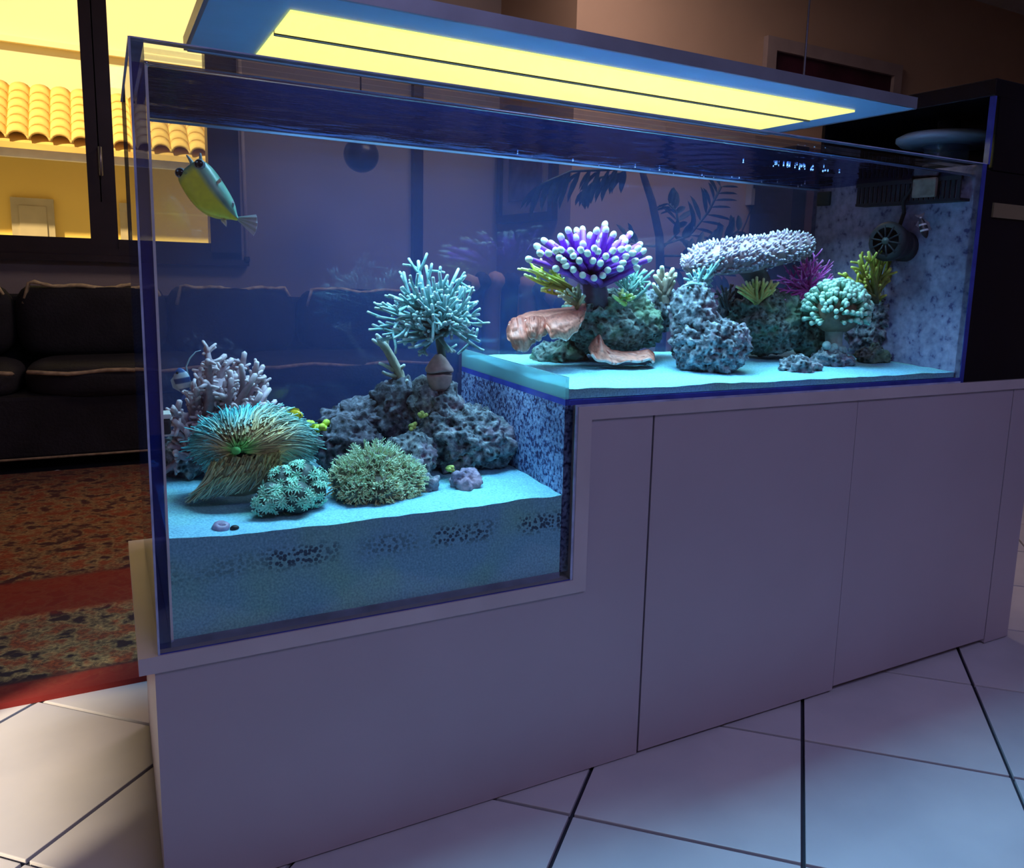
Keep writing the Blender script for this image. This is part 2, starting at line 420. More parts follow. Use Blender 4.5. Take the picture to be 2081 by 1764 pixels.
# window with dark sashes
win = thing('window_1', (0,WY,WZ0), None, None, kind='structure')
m = MB()
m.box((WX0,WY-.02,WZ0), (WX0+.10,WY+.1,WZ1)); m.box((WX1-.145,WY-.02,WZ0), (WX1,WY+.1,WZ1)); m.box((WX0,WY-.02,WZ0), (WX1,WY+.1,WZ0+.035)); m.box((WX0,WY-.02,WZ1-.08), (WX1,WY+.1,WZ1))
link_mesh('window_frame', m, M_DARKWOOD, win, False)
for (x0, x1, so) in ((-.52,-.088,0), (.028,.44,0)):
    m = MB(); s0, s1 = x0, x1
    zl = WZ0+.08
    if x0 < -.1: m.box((x1,WY,WZ0+.03), (x1+.055,WY+.05,WZ1-.08)); m.box((-.52,WY,WZ0+.03), (x1,WY+.05,zl))
    else: m.box((x0-.062,WY+.012,WZ0+.03), (x0,WY+.06,WZ1-.08)); m.box((x0-.066,WY+.0,1.1), (x0-.060,WY+.011,WZ1-.08)); m.box((x0,WY,WZ0+.03), (x1,WY+.05,zl))
    sa = link_mesh('sash', m, M_DARKWOOD, win, False)
    link_mesh('pane', MB().box((x0,WY+.022,zl), (x1,WY+.03,WZ1-.08)), M_WINGLASS, sa, False)
link_mesh('handle', MB().tube([(-.03,WY-.01,1.35),(-.03,WY-.045,1.35),(-.03,WY-.045,1.22)], .008), M_STEEL, win)
link_mesh('window_sill', MB().box((WX0-.05,WY-.06,WZ0-.03), (WX1+.03,WY,WZ0)), M_DARKWOOD, win, False)
struct('baseboard_back', MB().box((-3.5,WY-.015,0), (2.04,WY,.09)), M_DARKWOOD)
struct('trim_1', MB().box((1.50,WY-.05,0), (1.555,WY,2.7)), M_DARKWOOD)
struct('baseboard_right', MB().box((2.04,2.585,0), (6.3,2.6,.09)), M_DARKWOOD)

# ------------------------------------------------------------------ house across the street
M_FACADE = plain('yellow_render', (.92,.62,.13), .9, 0, .06, .8)
M_FACADE2 = plain('cream_render', (.88,.78,.46), .9, 0, .04, .6)
M_RTILE = plain('clay_roof_tile', (.80,.50,.13), .8, 0, .2, 3)
M_SHUT = plain('beige_shutter', (.50,.40,.22), .7, 0, .1, 6)
HY = 8.0
P0 = at(63, 185, HY); zr1 = P0.z; zr0 = at(63, 285, HY-.55).z
house = thing('neighbour_house', (0,HY,-1.5), 'sunlit yellow house with a clay tiled eave outside the window', 'house')
link_mesh('wall', MB().box((-5,HY,-1.5), (5,HY+.3,zr1)), M_FACADE, house, False)
link_mesh('upper_wall', MB().box((-5,HY+.15,zr1), (5,HY+.4,zr1+4)), M_FACADE2, house, False)
link_mesh('string_course', MB().box((-5,HY+.09,zr1+.42), (5,HY+.15,zr1+.47)), M_FACADE2, house, False)
gut = link_mesh('gutter', MB().box((-5,HY-.5,zr0-.14), (5,HY-.40,zr0-.06)), M_CEIL, house, False)
link_mesh('eave_board', MB().box((-5,HY-.42,zr0-.03), (5,HY,zr0)), M_CEIL, house, False)
RP = .155; rl = .135
slope = Vector((0, -.60, zr0-zr1)); nrow = 6; sd = slope/nrow
mt = MB(); rows = []
for i in range(2):
    rr = []
    for k in range(9):
        an = pi*k/8
        rr.append(Vector((-cos(an)*RP*.55, 0, sin(an)*RP*.45)) + sd*(1.25*i) + Vector((0,0,.02*(1-i)*-1+.02)))
    rows.append(rr)
mt.rings(rows, close=False)
rt = link_mesh('roof_tile', mt, M_RTILE, None, True); md = rt.modifiers.new('s', 'SOLIDIFY'); md.thickness = .02
dg = bpy.context.evaluated_depsgraph_get(); rme = bpy.data.meshes.new_from_object(rt.evaluated_get(dg)); bpy.data.objects.remove(rt)
for i in range(-9, 12):
    for r in range(nrow):
        part_copy('roof_tile', rme, house, Vector((i*RP, HY, zr1)) + sd*r)
link_mesh('roof_underlay', MB().add([(-5,HY,zr1-.03),(5,HY,zr1-.03),(5,HY-.6,zr0-.03),(-5,HY-.6,zr0-.03),(-5,HY,zr1-.08),(5,HY,zr1-.08),(5,HY-.6,zr0-.08),(-5,HY-.6,zr0-.08)], [(0,1,2,3),(7,6,5,4),(0,4,5,1),(1,5,6,2),(2,6,7,3),(3,7,4,0)]), M_RTILE, house, False)
for (xa, xb, yt) in ((20,108,400), (242,272,412)):
    a = at(xa, yt, HY-.04); b_ = at(xb, yt, HY-.04); c = at(xa, 520, HY-.04)
    sh = link_mesh('shutter', MB().box((a.x,HY-.05,c.z), (b_.x,HY,a.z)), M_SHUT, house, False)
    link_mesh('panel', MB().box((a.x+.06,HY-.058,c.z), (b_.x-.06,HY-.05,a.z-.07)), M_SHUT, sh, False)

# ------------------------------------------------------------------ sofa
def cushion(x0, x1, y0, y1, z0, z1, puff=.03, n=10, seed=0):
    rows = []
    rng = random.Random(seed)
    off = Vector((rng.random()*10, rng.random()*10, 0))
    for j in range(n+1):
        v = -1+2*j/n; row = []
        for i in range(4*n):
            side, t = divmod(i, n); t = -1+2*t/n
            if side == 0: a, b = t, -1
            elif side == 1: a, b = 1, t
            elif side == 2: a, b = -t, 1
            else: a, b = -1, -t
            e = 4.0
            k = (abs(a)**e+abs(b)**e+abs(v)**e)**(-1/e)
            a, b, w = a*k*1.0, b*k, v*k
            p = Vector(((x0+x1)/2+a*(x1-x0)/2, (y0+y1)/2+b*(y1-y0)/2, (z0+z1)/2+w*(z1-z0)/2))
            nz_ = noise.noise(p*4+off)*puff*.6
            row.append(p + Vector((a,b,w)).normalized()*nz_)
        rows.append(row)
    return MB().rings(rows)
SY = 2.62
sofa = thing('sofa', (.2,SY,0), 'black velvet sofa with highlighted tan piping below the window', 'sofa')
link_mesh('base', MB().box((-1.25,SY+.02,.05), (1.62,SY+.80,.30)), M_SOFA, sofa, False, .015)
sx = [(-1.1,-.345), (-.335,.50), (.51,1.45)]
for i, (a, b_) in enumerate(sx):
    c = link_mesh('seat_cushion', cushion(a, b_, SY-.01, SY+.55, .27, .425, .01, seed=i), M_SOFA, sofa)
    link_mesh('seat_highlight', MB().tube([(a+.02+(b_-a-.04)*t/12, SY+.004+.004*sin(t*2.1+i), .392+.006*sin(t*1.3+i*2)) for t in range(13)], .014, 6, flat=.6), M_SEATEDGE, c)  # highlight along the seat front, modelled as a tan tube
bx_ = [(-1.1,-.385), (-.375,.205), (.215,.775), (.80,1.45)]
for i, (a, b_) in enumerate(bx_):
    c = link_mesh('back_cushion', cushion(a, b_, SY+.45, SY+.68, .38, .735, .03, seed=i+7), M_SOFA, sofa)
    pts = []
    for t in range(25):
        u_ = t/24; x = a+.03+(b_-a-.06)*u_
        z = .728 - .02*sin(u_*pi) + .006*sin(u_*17+i) - (.10*max(0, (.06-u_)/.06)**2 + .05*max(0, (u_-.95)/.05)**2)
        pts.append((x, SY+.475+.006*sin(u_*23+i), z))
    link_mesh('piping', MB().tube(pts, [.006+.004*abs(sin(t*1.7+i)) for t in range(25)], 6), M_PIPING, c)
link_mesh('back_frame', MB().box((-1.25,SY+.66,.05), (1.62,SY+.82,.66)), M_SOFA, sofa, False, .02)
for x in (-1.25, 1.46): link_mesh('armrest', cushion(x, x+.16, SY, SY+.75, .05, .56, .01, seed=3), M_SOFA, sofa)
# strip under the sofa front: thin pale line
link_mesh('base_welt', MB().tube([(-1.2,SY+.012,.055),(1.6,SY+.012,.055)], .005), M_SEATEDGE, sofa)

# striped armchair in the corner
M_STRA = plain('brown_stripe', (.48,.32,.24), .8); M_STRB = plain('dark_stripe', (.03,.03,.05), .8)
ac0 = at(1060, 650, 2.05)
arm = thing('armchair', (ac0.x, 2.05, 0), 'ribbed striped armchair with a curved back beyond the upper tank', 'armchair')
link_mesh('seat', cushion(ac0.x-.28, ac0.x+.28, 1.85, 2.35, .1, .42, .01, seed=5), M_STRB, arm)
for i in range(11):
    t = -1+2*i/10; an = t*1.5
    top = at(1060,588,2.05).z+.04-.10*t*t
    x = ac0.x + sin(an)*.30; y = 2.12+cos(an)*.26
    pts = [(x, y, .08), (x, y, top-.14), (x-sin(an)*.02, y-cos(an)*.02, top-.04), (x-sin(an)*.07, y-cos(an)*.07, top)]
    link_mesh('back_rib', MB().tube(pts, .042, 8), M_STRA if i % 2 else M_STRB, arm)

rug = link_mesh('rug', MB().box((-1.6,.665,.0), (1.5,2.58,.012)), M_RUG, None, False)
for v in rug.data.vertices: v.co.y -= .665
rug.location.y = .665
tag(rug, 'red and gold patterned oriental rug in front of the dark sofa', 'rug')

# globe pendant
gp = at(734, 315, 3.0)
g = thing('pendant_lamp', (gp.x,gp.y,gp.z-.09), 'dark globe pendant lamp seen through the tank', 'lamp')
gr = 35*scl(gp)
link_mesh('globe', MB().ball(gp, gr, 24, 16), plain('smoked_globe', (.03,.03,.07), .3), g)
link_mesh('cap', MB().lathe(gp+Vector((0,0,gr*.9)), [(0,0),(.03,0),(.025,.05),(0,.05)], 12), M_BLACKM, g)
link_mesh('cord', MB().tube([gp+Vector((0,0,gr)), (gp.x,gp.y,2.7)], .004), M_BLACKM, g)
# roller blind rod at the window
a = at(489, 240, 3.44); b_ = at(502, 532, 3.44)
g = thing('blind_crank_rod', (b_.x,b_.y,b_.z), 'thin white crank rod hanging beside the window frame', 'rod')
link_mesh('rod', MB().tube([(a.x,3.44,1.9), (b_.x,3.44,b_.z+.02)], .011, 8), plain('cream_rod', (.62,.52,.48), .5), g)
link_mesh('knob', MB().ball((b_.x,3.44,b_.z+.012), (.016,.016,.02)), M_BLACKM, g)
# framed picture on the side wall
def X_at(x, y, v):
    d = ray(x, y); return CAM + d*((v-CAM.x)/d.x)
pA = X_at(1017, 455, 2.03); pB = X_at(1130, 442, 2.03); pC = X_at(1017, 318, 2.03)
fr = thing('framed_picture', (2.035,(pA.y+pB.y)/2,pA.z), 'dark framed picture on the side wall behind the purple coral', 'picture')
ya, yb, za, zb_ = pB.y, pA.y, pA.z, pC.z+.12
m = MB(); w = .045
m.box((2.0,ya,za), (2.038,yb,za+w)); m.box((2.0,ya,zb_-w), (2.038,yb,zb_)); m.box((2.0,ya,za+w), (2.038,ya+w,zb_-w)); m.box((2.0,yb-w,za+w), (2.038,yb,zb_-w))
link_mesh('frame', m, M_DARKWOOD, fr, False)
link_mesh('mount', MB().box((2.02,ya+w,za+w), (2.03,yb-w,zb_-w)), plain('pale_mount', (.42,.36,.36), .8), fr, False)
link_mesh('print', MB().box((2.012,ya+.14,za+.12), (2.019,yb-.14,zb_-.12)), plain('brown_print', (.17,.12,.13), .7, 0, .5, 12), fr, False)

# cupboard, over-cupboard picture, wall box
c0 = at(1596, 600, 2.25); c1 = at(1622, 600, 2.25); c2 = at(1760, 600, 2.25)
cb = thing('tall_cupboard', ((c0.x+c2.x)/2,2.25,0), 'tall reddish brown cupboard with a dark edge behind the end panel', 'cupboard')
ct = at(1650, 300, 2.25).z
link_mesh('side_post', MB().box((c0.x,2.25,0), (c1.x,2.58,ct)), M_BLACKM, cb, False)
link_mesh('body', MB().box((c1.x,2.27,0), (c2.x,2.58,ct)), plain('red_brown_wood', (.16,.09,.10), .5, 0, .15, 4), cb, False)
link_mesh('door', MB().box((c1.x+.01,2.255,.06), (c2.x-.02,2.27,ct-.02)), plain('red_brown_door', (.19,.10,.11), .5, 0, .15, 4), cb, False)
pT0 = at(1559, 84, 2.57); pT1 = at(1834, 123, 2.57); pT2 = at(1560, 215, 2.57)
z1 = (pT0.z+pT1.z)/2; z0 = pT1.z-.42; w = .07
op = thing('wall_painting', ((pT0.x+pT1.x)/2,2.58,z0), 'dark red painting in a wide beige frame above the lamp', 'painting')
m = MB(); m.box((pT0.x,2.56,z0), (pT1.x,2.598,z0+w)); m.box((pT0.x,2.56,z1-w), (pT1.x,2.598,z1)); m.box((pT0.x,2.56,z0+w), (pT0.x+w,2.598,z1-w)); m.box((pT1.x-w,2.56,z0+w), (pT1.x,2.598,z1-w))
link_mesh('frame', m, plain('beige_frame', (.36,.29,.29), .6), op, False)
link_mesh('canvas', MB().box((pT0.x+w,2.585,z0+w), (pT1.x-w,2.595,z1-w)), plain('dark_red_canvas', (.05,.008,.025), .6, 0, .5, 5), op, False)
wb0 = at(1522, 368, 2.58); wb1 = at(1556, 398, 2.58)
wb = thing('wall_box', ((wb0.x+wb1.x)/2,2.59,wb1.z), 'small pale wall box with hanging cables beside the palm', 'wall box')
link_mesh('body', MB().box((wb0.x,2.55,wb1.z-.06), (wb1.x,2.598,wb0.z)), plain('grey_box', (.34,.33,.36), .5), wb, False)
link_mesh('slot', MB().box((wb0.x+.01,2.545,wb0.z-.04), (wb1.x-.01,2.551,wb0.z-.012)), M_BLACKM, wb, False)
for dx, e in ((.03,-.10), (.07,-.02), (.09,.06)):
    x = wb0.x+dx; link_mesh('cable', MB().tube([(x,2.57,wb1.z-.06),(x+e*.4,2.57,wb1.z-.16),(x+e*.7,2.57,wb1.z-.22),(x+e,2.57,wb1.z-.34)], .004), M_BLACKM, wb)

# potted palm
M_LEAF = plain('dark_palm_leaf', (.03,.06,.05), .5, 0, .3, 10); M_TRUNK = plain('palm_trunk', (.08,.06,.06), .9, 0, .3, 30, .5, 60)
PYp = 2.1
b0 = at(1345, 600, PYp)
palm = thing('potted_palm', (b0.x,PYp,0), 'dark potted palm with drooping fronds standing behind the tank', 'plant')
link_mesh('pot', MB().lathe((b0.x,PYp,0), [(0,0),(.13,0),(.17,.30),(.18,.32),(.16,.33),(.15,.29),(0,.28)], 20), plain('clay_pot', (.15,.08,.07), .8), palm)
top = at(1310, 365, PYp)
link_mesh('trunk', MB().tube([(b0.x,PYp,.25), (b0.x+.01,PYp,.6), at(1340,480,PYp), at(1325,410,PYp), top, at(1300,330,PYp)], [.03,.024,.02,.018,.016,.012], 8), M_TRUNK, palm)
rng = random.Random(4)
lm = MB(); lm.add([(0,0,0),(.012,.25,.004),(.014,.5,.004),(.009,.8,0),(0,1,-.01),(-.009,.8,0),(-.014,.5,.004),(-.012,.25,.004),(0,.5,-.006)], [(0,1,8),(1,2,8),(2,3,8),(3,4,8),(4,5,8),(5,6,8),(6,7,8),(7,0,8)])
leaf_me = mesh_only('leaflet', lm, M_LEAF)
def frond(pts, n, L, droop):
    pts = [Vector(p) for p in pts]
    f = link_mesh('frond', MB().tube(pts, [.006]*len(pts), 5), M_LEAF, palm)
    for i in range(n):
        t = .25+.75*i/(n-1); k = t*(len(pts)-1); a = int(min(k, len(pts)-2)); p = pts[a].lerp(pts[a+1], k-a); d = (pts[a+1]-pts[a]).normalized()
        for s in (-1, 1):
            perp = d.cross(Vector((0,1,0))).normalized()*s
            dr = (d*.7 + perp*(.8 if droop < .5 else .35) + Vector((0,rng.uniform(-.4,.4),-droop*1.2))).normalized()
            part_copy('leaflet', leaf_me, f, p, Vector((0,1,0)).rotation_difference(dr), (1.3, L*(1-.45*abs(t-.55))*rng.uniform(.85,1.1), 1))
A = lambda x, y, dy=0: at(x, y, PYp+dy)
frond([A(1300,330), A(1240,345,-.05), A(1160,348,-.1), A(1100,375,-.12)], 10, .17, .75)
frond([A(1300,330), A(1262,352,.1), A(1215,362,.2), A(1190,385,.25)], 7, .13, .8)
frond([A(1340,500), A(1400,480,-.05), A(1440,430,-.08), A(1465,380,-.1)], 9, .13, .15)
frond([A(1340,510), A(1380,470,.05), A(1375,430,.08), A(1360,415,.1)], 7, .11, .1)
frond([A(1340,520), A(1400,520,-.1), A(1450,500,-.12), A(1500,470,-.15)], 9, .12, .2)
frond([A(1338,500), A(1300,500,.1), A(1270,480,.12), A(1250,500,.15)], 7, .11, .4)
frond([A(1340,540), A(1390,550,-.1), A(1430,545,-.12), A(1470,560,-.15)], 7, .12, .4)

# ------------------------------------------------------------------ cabinet
CX1 = 1.86
cab = thing('aquarium_cabinet', (.9,.23,0), 'mauve white stepped cabinet carrying the aquarium', 'cabinet')
zc0 = .335; zc1 = ZU-.022; xc = XS+.025
D = DEP+.02
m = MB(); m.prism([(.0,.0),(CX1,.0),(CX1,zc1),(xc,zc1),(xc,zc0),(.0,zc0)], .018, D)
link_mesh('body', m, M_CAB, cab, False)
m = MB(); xd = .757
m.prism([(.0,.003),(xd-.0015,.003),(xd-.0015,zc1),(xc+.0005,zc1),(xc+.0005,zc0),(.0,zc0)], 0, .017)
link_mesh('front_panel', m, M_CAB, cab, False)
d1 = link_mesh('door', MB().box((xd+.0025,0,.006), (1.252,.017,zc1)), M_CAB, cab, False, .0008)
d2 = link_mesh('door', MB().box((1.2535,.0005,.014), (1.765,.017,zc1)), M_CAB, cab, False, .0008)
link_mesh('end_panel', MB().box((1.768,0,.003), (CX1,.017,zc1)), M_CAB, cab, False, .0008)
link_mesh('side_panel', MB().box((-.006,.0,.003), (.0,D,zc0)), M_CAB, cab, False)
link_mesh('gap_backing', MB().box((.02,.0172,.004), (1.85,.0178,zc0)), M_SEAM, cab, False)
# base board lining the notch under the glass
m = MB()
m.prism([(-.024,zc0),(xc,zc0),(xc,zc1),(CX1,zc1),(CX1,ZU),(XS,ZU),(XS,ZB),(-.024,ZB)], -.004, D)
link_mesh('base_board', m, M_LEDGE, cab, False)

# ------------------------------------------------------------------ aquarium
tank = thing('aquarium', (.78,.23,ZB), 'large stepped glass aquarium with a deep and a shallow section', 'aquarium')
Lpoly = [(0,ZB),(XS,ZB),(XS,ZU),(XE,ZU),(XE,ZT),(0,ZT)]
link_mesh('front_pane', MB().prism(Lpoly, 0, T), M_GLASS, tank, False)
link_mesh('back_pane', MB().prism(Lpoly, DEP-T, DEP), M_BACKGLASS, tank, False)
link_mesh('side_pane', MB().box((0,T,ZB), (T,DEP-T,ZT)), M_SIDEGLASS, tank, False)
link_mesh('base_pane', MB().box((T,T,ZB), (XS-T,DEP-T,ZB+.010)), M_EDGE, tank, False)
link_mesh('step_pane', MB().box((XS-T,T,ZB+.010), (XS,DEP-T,ZU)), M_STEPFILM, tank, False)
link_mesh('shelf_pane', MB().box((XS-T,T,ZU), (XE,DEP-T,ZU+.010)), M_EDGEDARK, tank, False)
link_mesh('end_panel', MB().box((XE,0,ZU), (XE+.010,DEP,ZT)), M_ENDFILM, tank, False)
link_mesh('sand_dam', MB().box((XS-T,T,ZU+.010), (XS-T+.006,DEP-T,.693)), M_DAMGLASS, tank, False)
# polished edges and silicone
def strip(a, b, mat, name='polished_edge'):
    return link_mesh(name, MB().box(a, b), mat, tank, False)
e = .0016
strip((0,-e,ZT), (XE+.01,T+e,ZT+e), M_EDGE)                                   # top front
strip((0,DEP-T,ZT), (XE,DEP,ZT+e), M_EDGE)
strip((-e,0,ZT), (T,DEP,ZT+e), M_EDGE)
strip((-e,-e,ZB), (e*.6,e*.6,ZT), M_EDGE)                                    # left front outer line
strip((T,T,ZB+.01), (T+.003,T+.003,ZT-.02), M_EDGEPALE, 'silicone_bead')      # left front inner line
strip((0,T+.0005,ZB), (T-.0005,T+.002,ZW), glass('side_pane_end_grain', (.42,.46,.85), .1, (.08,.10,.5)))                        # end grain of side pane
strip((0,-e*.5,ZB), (XS,0,ZB+.0015), M_EDGEDARK)
strip((XS-.004,-e,ZB), (XS,0,ZU), M_EDGE)
strip((XS-.004,-.002,ZU), (XE,0,ZU+.0035), M_EDGE)
strip((XS-T,-e*.5,ZU+.0035), (XE,.0,ZU+.0115), M_EDGEDARK)
strip((XE-.003,-e,ZU), (XE+.01,0,ZT), M_EDGEDARK)
strip((T,DEP-T-.004,ZT-.012), (XE,DEP-T,ZT-.008), plain('waterline_glint', (.35,.55,1.0), .3), 'waterline_glint')  # bright waterline streaks painted as pale blue strips on the back pane
strip((T,DEP-T-.006,ZW-.0055), (XE,DEP-T-.001,ZW-.0020), plain('waterline_glint', (.35,.55,1.0), .3), 'waterline_glint')
# glass braces on top
link_mesh('brace', MB().box((T,T,ZT-.012), (XE,.045,ZT-.005)), M_GLASS, tank, False)
for x in (.50, 1.30): link_mesh('brace', MB().box((x,.045,ZT-.012), (x+.05,DEP-T,ZT-.005)), M_GLASS, tank, False)

# water surface (rippled sheet)
nx, ny = 120, 36; V = []; F = []
for j in range(ny+1):
    for i in range(nx+1):
        x = T+(XE-T)*i/nx; y = T+(DEP-2*T)*j/ny
        d = sqrt((x-1.15)**2+(y-.3)**2)
        z = ZW + .0012*noise.noise(Vector((x*14,y*22,0))) + .0011*sin(d*95)*math.exp(-d*3.0)
        V.append((x,y,z))
for j in range(ny):
    for i in range(nx):
        a = j*(nx+1)+i; F.append((a,a+1,a+nx+2,a+nx+1))
wt = link_mesh('water_surface', MB().add(V, F), M_WATER, None, True)
tag(wt, 'rippled dark water surface seen from below near the tank rim', 'water')
M_MEN = glass('meniscus', (.75,.85,1.0), .25, (.2,.35,1.0), .45, .05)
for nm_, y in (('meniscus', T+.002), ('meniscus', DEP-T-.002)):
    link_mesh(nm_, MB().tube([(T,y,ZW),(XE,y,ZW)], .003, 6), M_MEN, wt)
link_mesh('meniscus', MB().tube([(T+.002,T,ZW),(T+.002,DEP-T,ZW)], .003, 6), M_MEN, wt)
# floating bubbles at the surface
rng = random.Random(9); m = MB()
for i in range(48):
    c = rng.choice(((1.22,.16),(1.22,.16),(.80,.42),(1.40,.40),(1.1,.43)))
    m.ball((c[0]+rng.gauss(0,.06), min(DEP-.02, max(.02, c[1]+rng.gauss(0,.015))), ZW-.002), rng.uniform(.0010,.0022), 8, 5)
bb = link_mesh('surface_bubbles', m, plain('bubble_foam', (.40,.46,.75), .1), None)
tag(bb, 'tiny bubbles gathered under the water surface', 'bubbles', kind='stuff')

# sand beds
def sand(name, x0, x1, y0, y1, z0, hf, label):
    nx, ny = 90, 44; V = []; F = []
    for j in range(ny+1):
        for i in range(nx+1):
            x = x0+(x1-x0)*i/nx; y = y0+(y1-y0)*j/ny; V.append((x,y,hf(x,y)))
    n0 = len(V)
    for j in range(ny):
        for i in range(nx):
            a = j*(nx+1)+i; F.append((a,a+1,a+nx+2,a+nx+1))
    loop = [i for i in range(nx+1)] + [(j)*(nx+1)+nx for j in range(1,ny+1)] + [ny*(nx+1)+i for i in range(nx-1,-1,-1)] + [j*(nx+1) for j in range(ny-1,0,-1)]
    for a in loop: V.append((V[a][0],V[a][1],z0))
    L = len(loop)
    for k in range(L): F.append((loop[k], n0+k, n0+(k+1)%L, loop[(k+1)%L]))
    zt = max(v[2] for v in V)
    mb = MB().add(V, F); o = link_mesh(name, mb, M_SAND, None, False)
    for v in o.data.vertices: v.co.z -= SL
    o.location.z = SL
    return tag(o, label, 'sand', kind='stuff')
def hl(x, y): return SL + .010*max(0, .12-x)/.12 + .006*noise.noise(Vector((x*6,y*6,1))) + .0025*noise.noise(Vector((x*30,y*30,1))) + .012*max(0,(x-.45))*(y/.4)
def hu(x, y): return SU + .010*max(0, .95-x)*1.2*(1-y) + .005*noise.noise(Vector((x*6,y*6,3))) + .0015*noise.noise(Vector((x*35,y*35,1))) + .010*(y/.45)
sand('sand_bed', T+.0005, XS-T-.0005, T+.0005, DEP-T-.0005, ZB+.0105, hl, 'deep layered sand bed in the lower section of the tank')
sand('sand_bed', XS-T+.007, XE-.0005, T+.0005, DEP-T-.0005, ZU+.0105, hu, 'thin bright sand bed on the upper shelf of the tank')

# ------------------------------------------------------------------ aquarium lamp
lamp = thing('aquarium_light', (.8,.24,LAMP_Z), 'long flat aquarium light hanging above the water', 'lamp')
LX0, LX1, LY0, LY1 = .10, 1.375, .032, .455
m = MB()
m.box((LX0,LY0,LAMP_Z), (LX1,LY1,LAMP_Z+.012))
link_mesh('reflector', m, M_LAMPUND, lamp, False)
m = MB(); m.box((LX0,LY0-.006,LAMP_Z-.001), (LX1,LY0,LAMP_Z+.020)); m.box((LX0,LY1,LAMP_Z-.001), (LX1,LY1+.006,LAMP_Z+.020)); m.box((LX0-.006,LY0,LAMP_Z-.001), (LX0,LY1,LAMP_Z+.02)); m.box((LX1,LY0,LAMP_Z-.001), (LX1+.006,LY1,LAMP_Z+.02)); m.box((LX0,LY0,LAMP_Z+.012), (LX1,LY1,LAMP_Z+.02))
link_mesh('housing', m, M_LAMPBODY, lamp, False)
M_STRIP = emit('led_diffuser', (1.0,.88,.24), 1.1); M_STRIP.cycles.emission_sampling = 'NONE'
for y0, y1 in ((.115,.2365), (.2435,.415)):
    link_mesh('led_strip', MB().box((.20,y0,LAMP_Z-.004), (1.30,y1,LAMP_Z-.0005)), M_STRIP, lamp, False)
link_mesh('divider', MB().box((.20,.2375,LAMP_Z-.007), (1.30,.2425,LAMP_Z-.0005)), M_BLACKM, lamp, False)
for (x, y) in ((.22,.24), (1.275,.24)):
    link_mesh('gripper', MB().lathe((x,y,LAMP_Z+.02), [(0,0),(.007,0),(.007,.035),(.004,.05),(0,.051)], 12), M_STEEL, lamp)
    link_mesh('wire', MB().tube([(x,y,LAMP_Z+.06),(x,y,2.7)], .0024, 6), M_STEEL, lamp)
ad = bpy.data.lights.new('aquarium_light_leds', 'AREA'); ad.shape = 'RECTANGLE'; ad.size = 1.10; ad.size_y = .25
ad.energy = LAMP_POWER; ad.color = LAMP_COLOR; ad.spread = radians(130)
ao = bpy.data.objects.new('aquarium_light_leds', ad); COL.objects.link(ao); ao.parent = lamp
ao.location = Vector((.75,.24,LAMP_Z-.006)) - ORG['aquarium_light']

# ------------------------------------------------------------------ filter section at the right end
flt = thing('filter_column', (1.72,.23,zc1), 'black filter column at the right end of the tank', 'filter')
link_mesh('body', MB().box((XE+.011,.0,ZU), (CX1,DEP,ZT-.01)), M_BLACK, flt, False, .002)
zb1 = at(2000, 440, 0).z; zb2 = at(2000, 410, 0).z
link_mesh('band', MB().box((XE+.045,-.004,zb1), (CX1,0,zb2)), plain('olive_band', (.20,.16,.10), .6), flt, False)
hz = 1.245
link_mesh('hood_top', MB().box((XE+.01,-.002,hz), (CX1,DEP,hz+.035)), M_BLACK, flt, False, .002)
link_mesh('hood_back', MB().box((XE+.012,DEP-.01,ZT-.01), (CX1,DEP,hz)), M_BLACK, flt, False)
link_mesh('hood_side', MB().box((CX1-.01,0,ZT-.01), (CX1,DEP-.01,hz)), M_BLACK, flt, False)
link_mesh('hood_front', MB().box((XE+.03,-.002,ZT-.01), (CX1-.01,.008,hz)), M_BLACK, flt, False)
link_mesh('hood_glass_edge', MB().box((XE+.012,-.002,ZT), (XE+.018,.010,hz)), M_EDGEDARK, flt, False)
# skimmer with oval lid
sp = at(1897, 268, .20)
sk = thing('protein_skimmer', (XE+.15,.20,ZT-.01), 'pale blue round skimmer cup under the black hood', 'skimmer')
cx = XE+.145
link_mesh('cup', MB().lathe((cx,.2,ZT-.008), [(.05,0),(.05,.07),(.055,.078)], 28), glass('skimmer_cup', (.7,.85,1), .3, (.3,.5,.9)), sk)
link_mesh('lid', MB().lathe((cx,.2,ZT+.072), [(0,0),(.105,0),(.115,.008),(.115,.016),(.10,.024),(0,.028)], 36), plain('pale_blue_lid', (.42,.62,.95), .4), sk)
link_mesh('neck', MB().lathe((cx,.2,ZT+.098), [(.025,0),(.025,.03),(0,.03)], 18), M_BLACKM, sk)
# weir comb on the end panel
o0 = X_at(1845, 345, XE-.03); o1 = X_at(1972, 405, XE-.03)
wy0, wy1 = .022, .30; wz0, wz1 = X_at(1900, 405, XE-.03).z, ZT-.02
we = thing('overflow_weir', (XE-.02,.15,wz0), 'dark slotted overflow weir hung inside the end panel', 'weir')
link_mesh('tray', MB().box((XE-.034,wy0,wz0-.006), (XE-.001,wy1,wz0)), M_BLACKM, we, False)
n = 22
for i in range(n):
    y = wy0+(wy1-wy0)*(i+.5)/n
    link_mesh('tooth', MB().box((XE-.034,y-.0042,wz0), (XE-.030,y+.0042,wz1-.012)), M_BLACKM, we, False)
link_mesh('top_bar', MB().box((XE-.036,wy0,wz1-.012), (XE-.028,wy1,wz1)), M_BLACKM, we, False)
link_mesh('float_guard', MB().box((XE-.046,.075,wz0+.004), (XE-.037,.135,wz1-.004)), plain('tan_guard', (.42,.30,.26), .5, 0, .3, 60), we, False, .004)
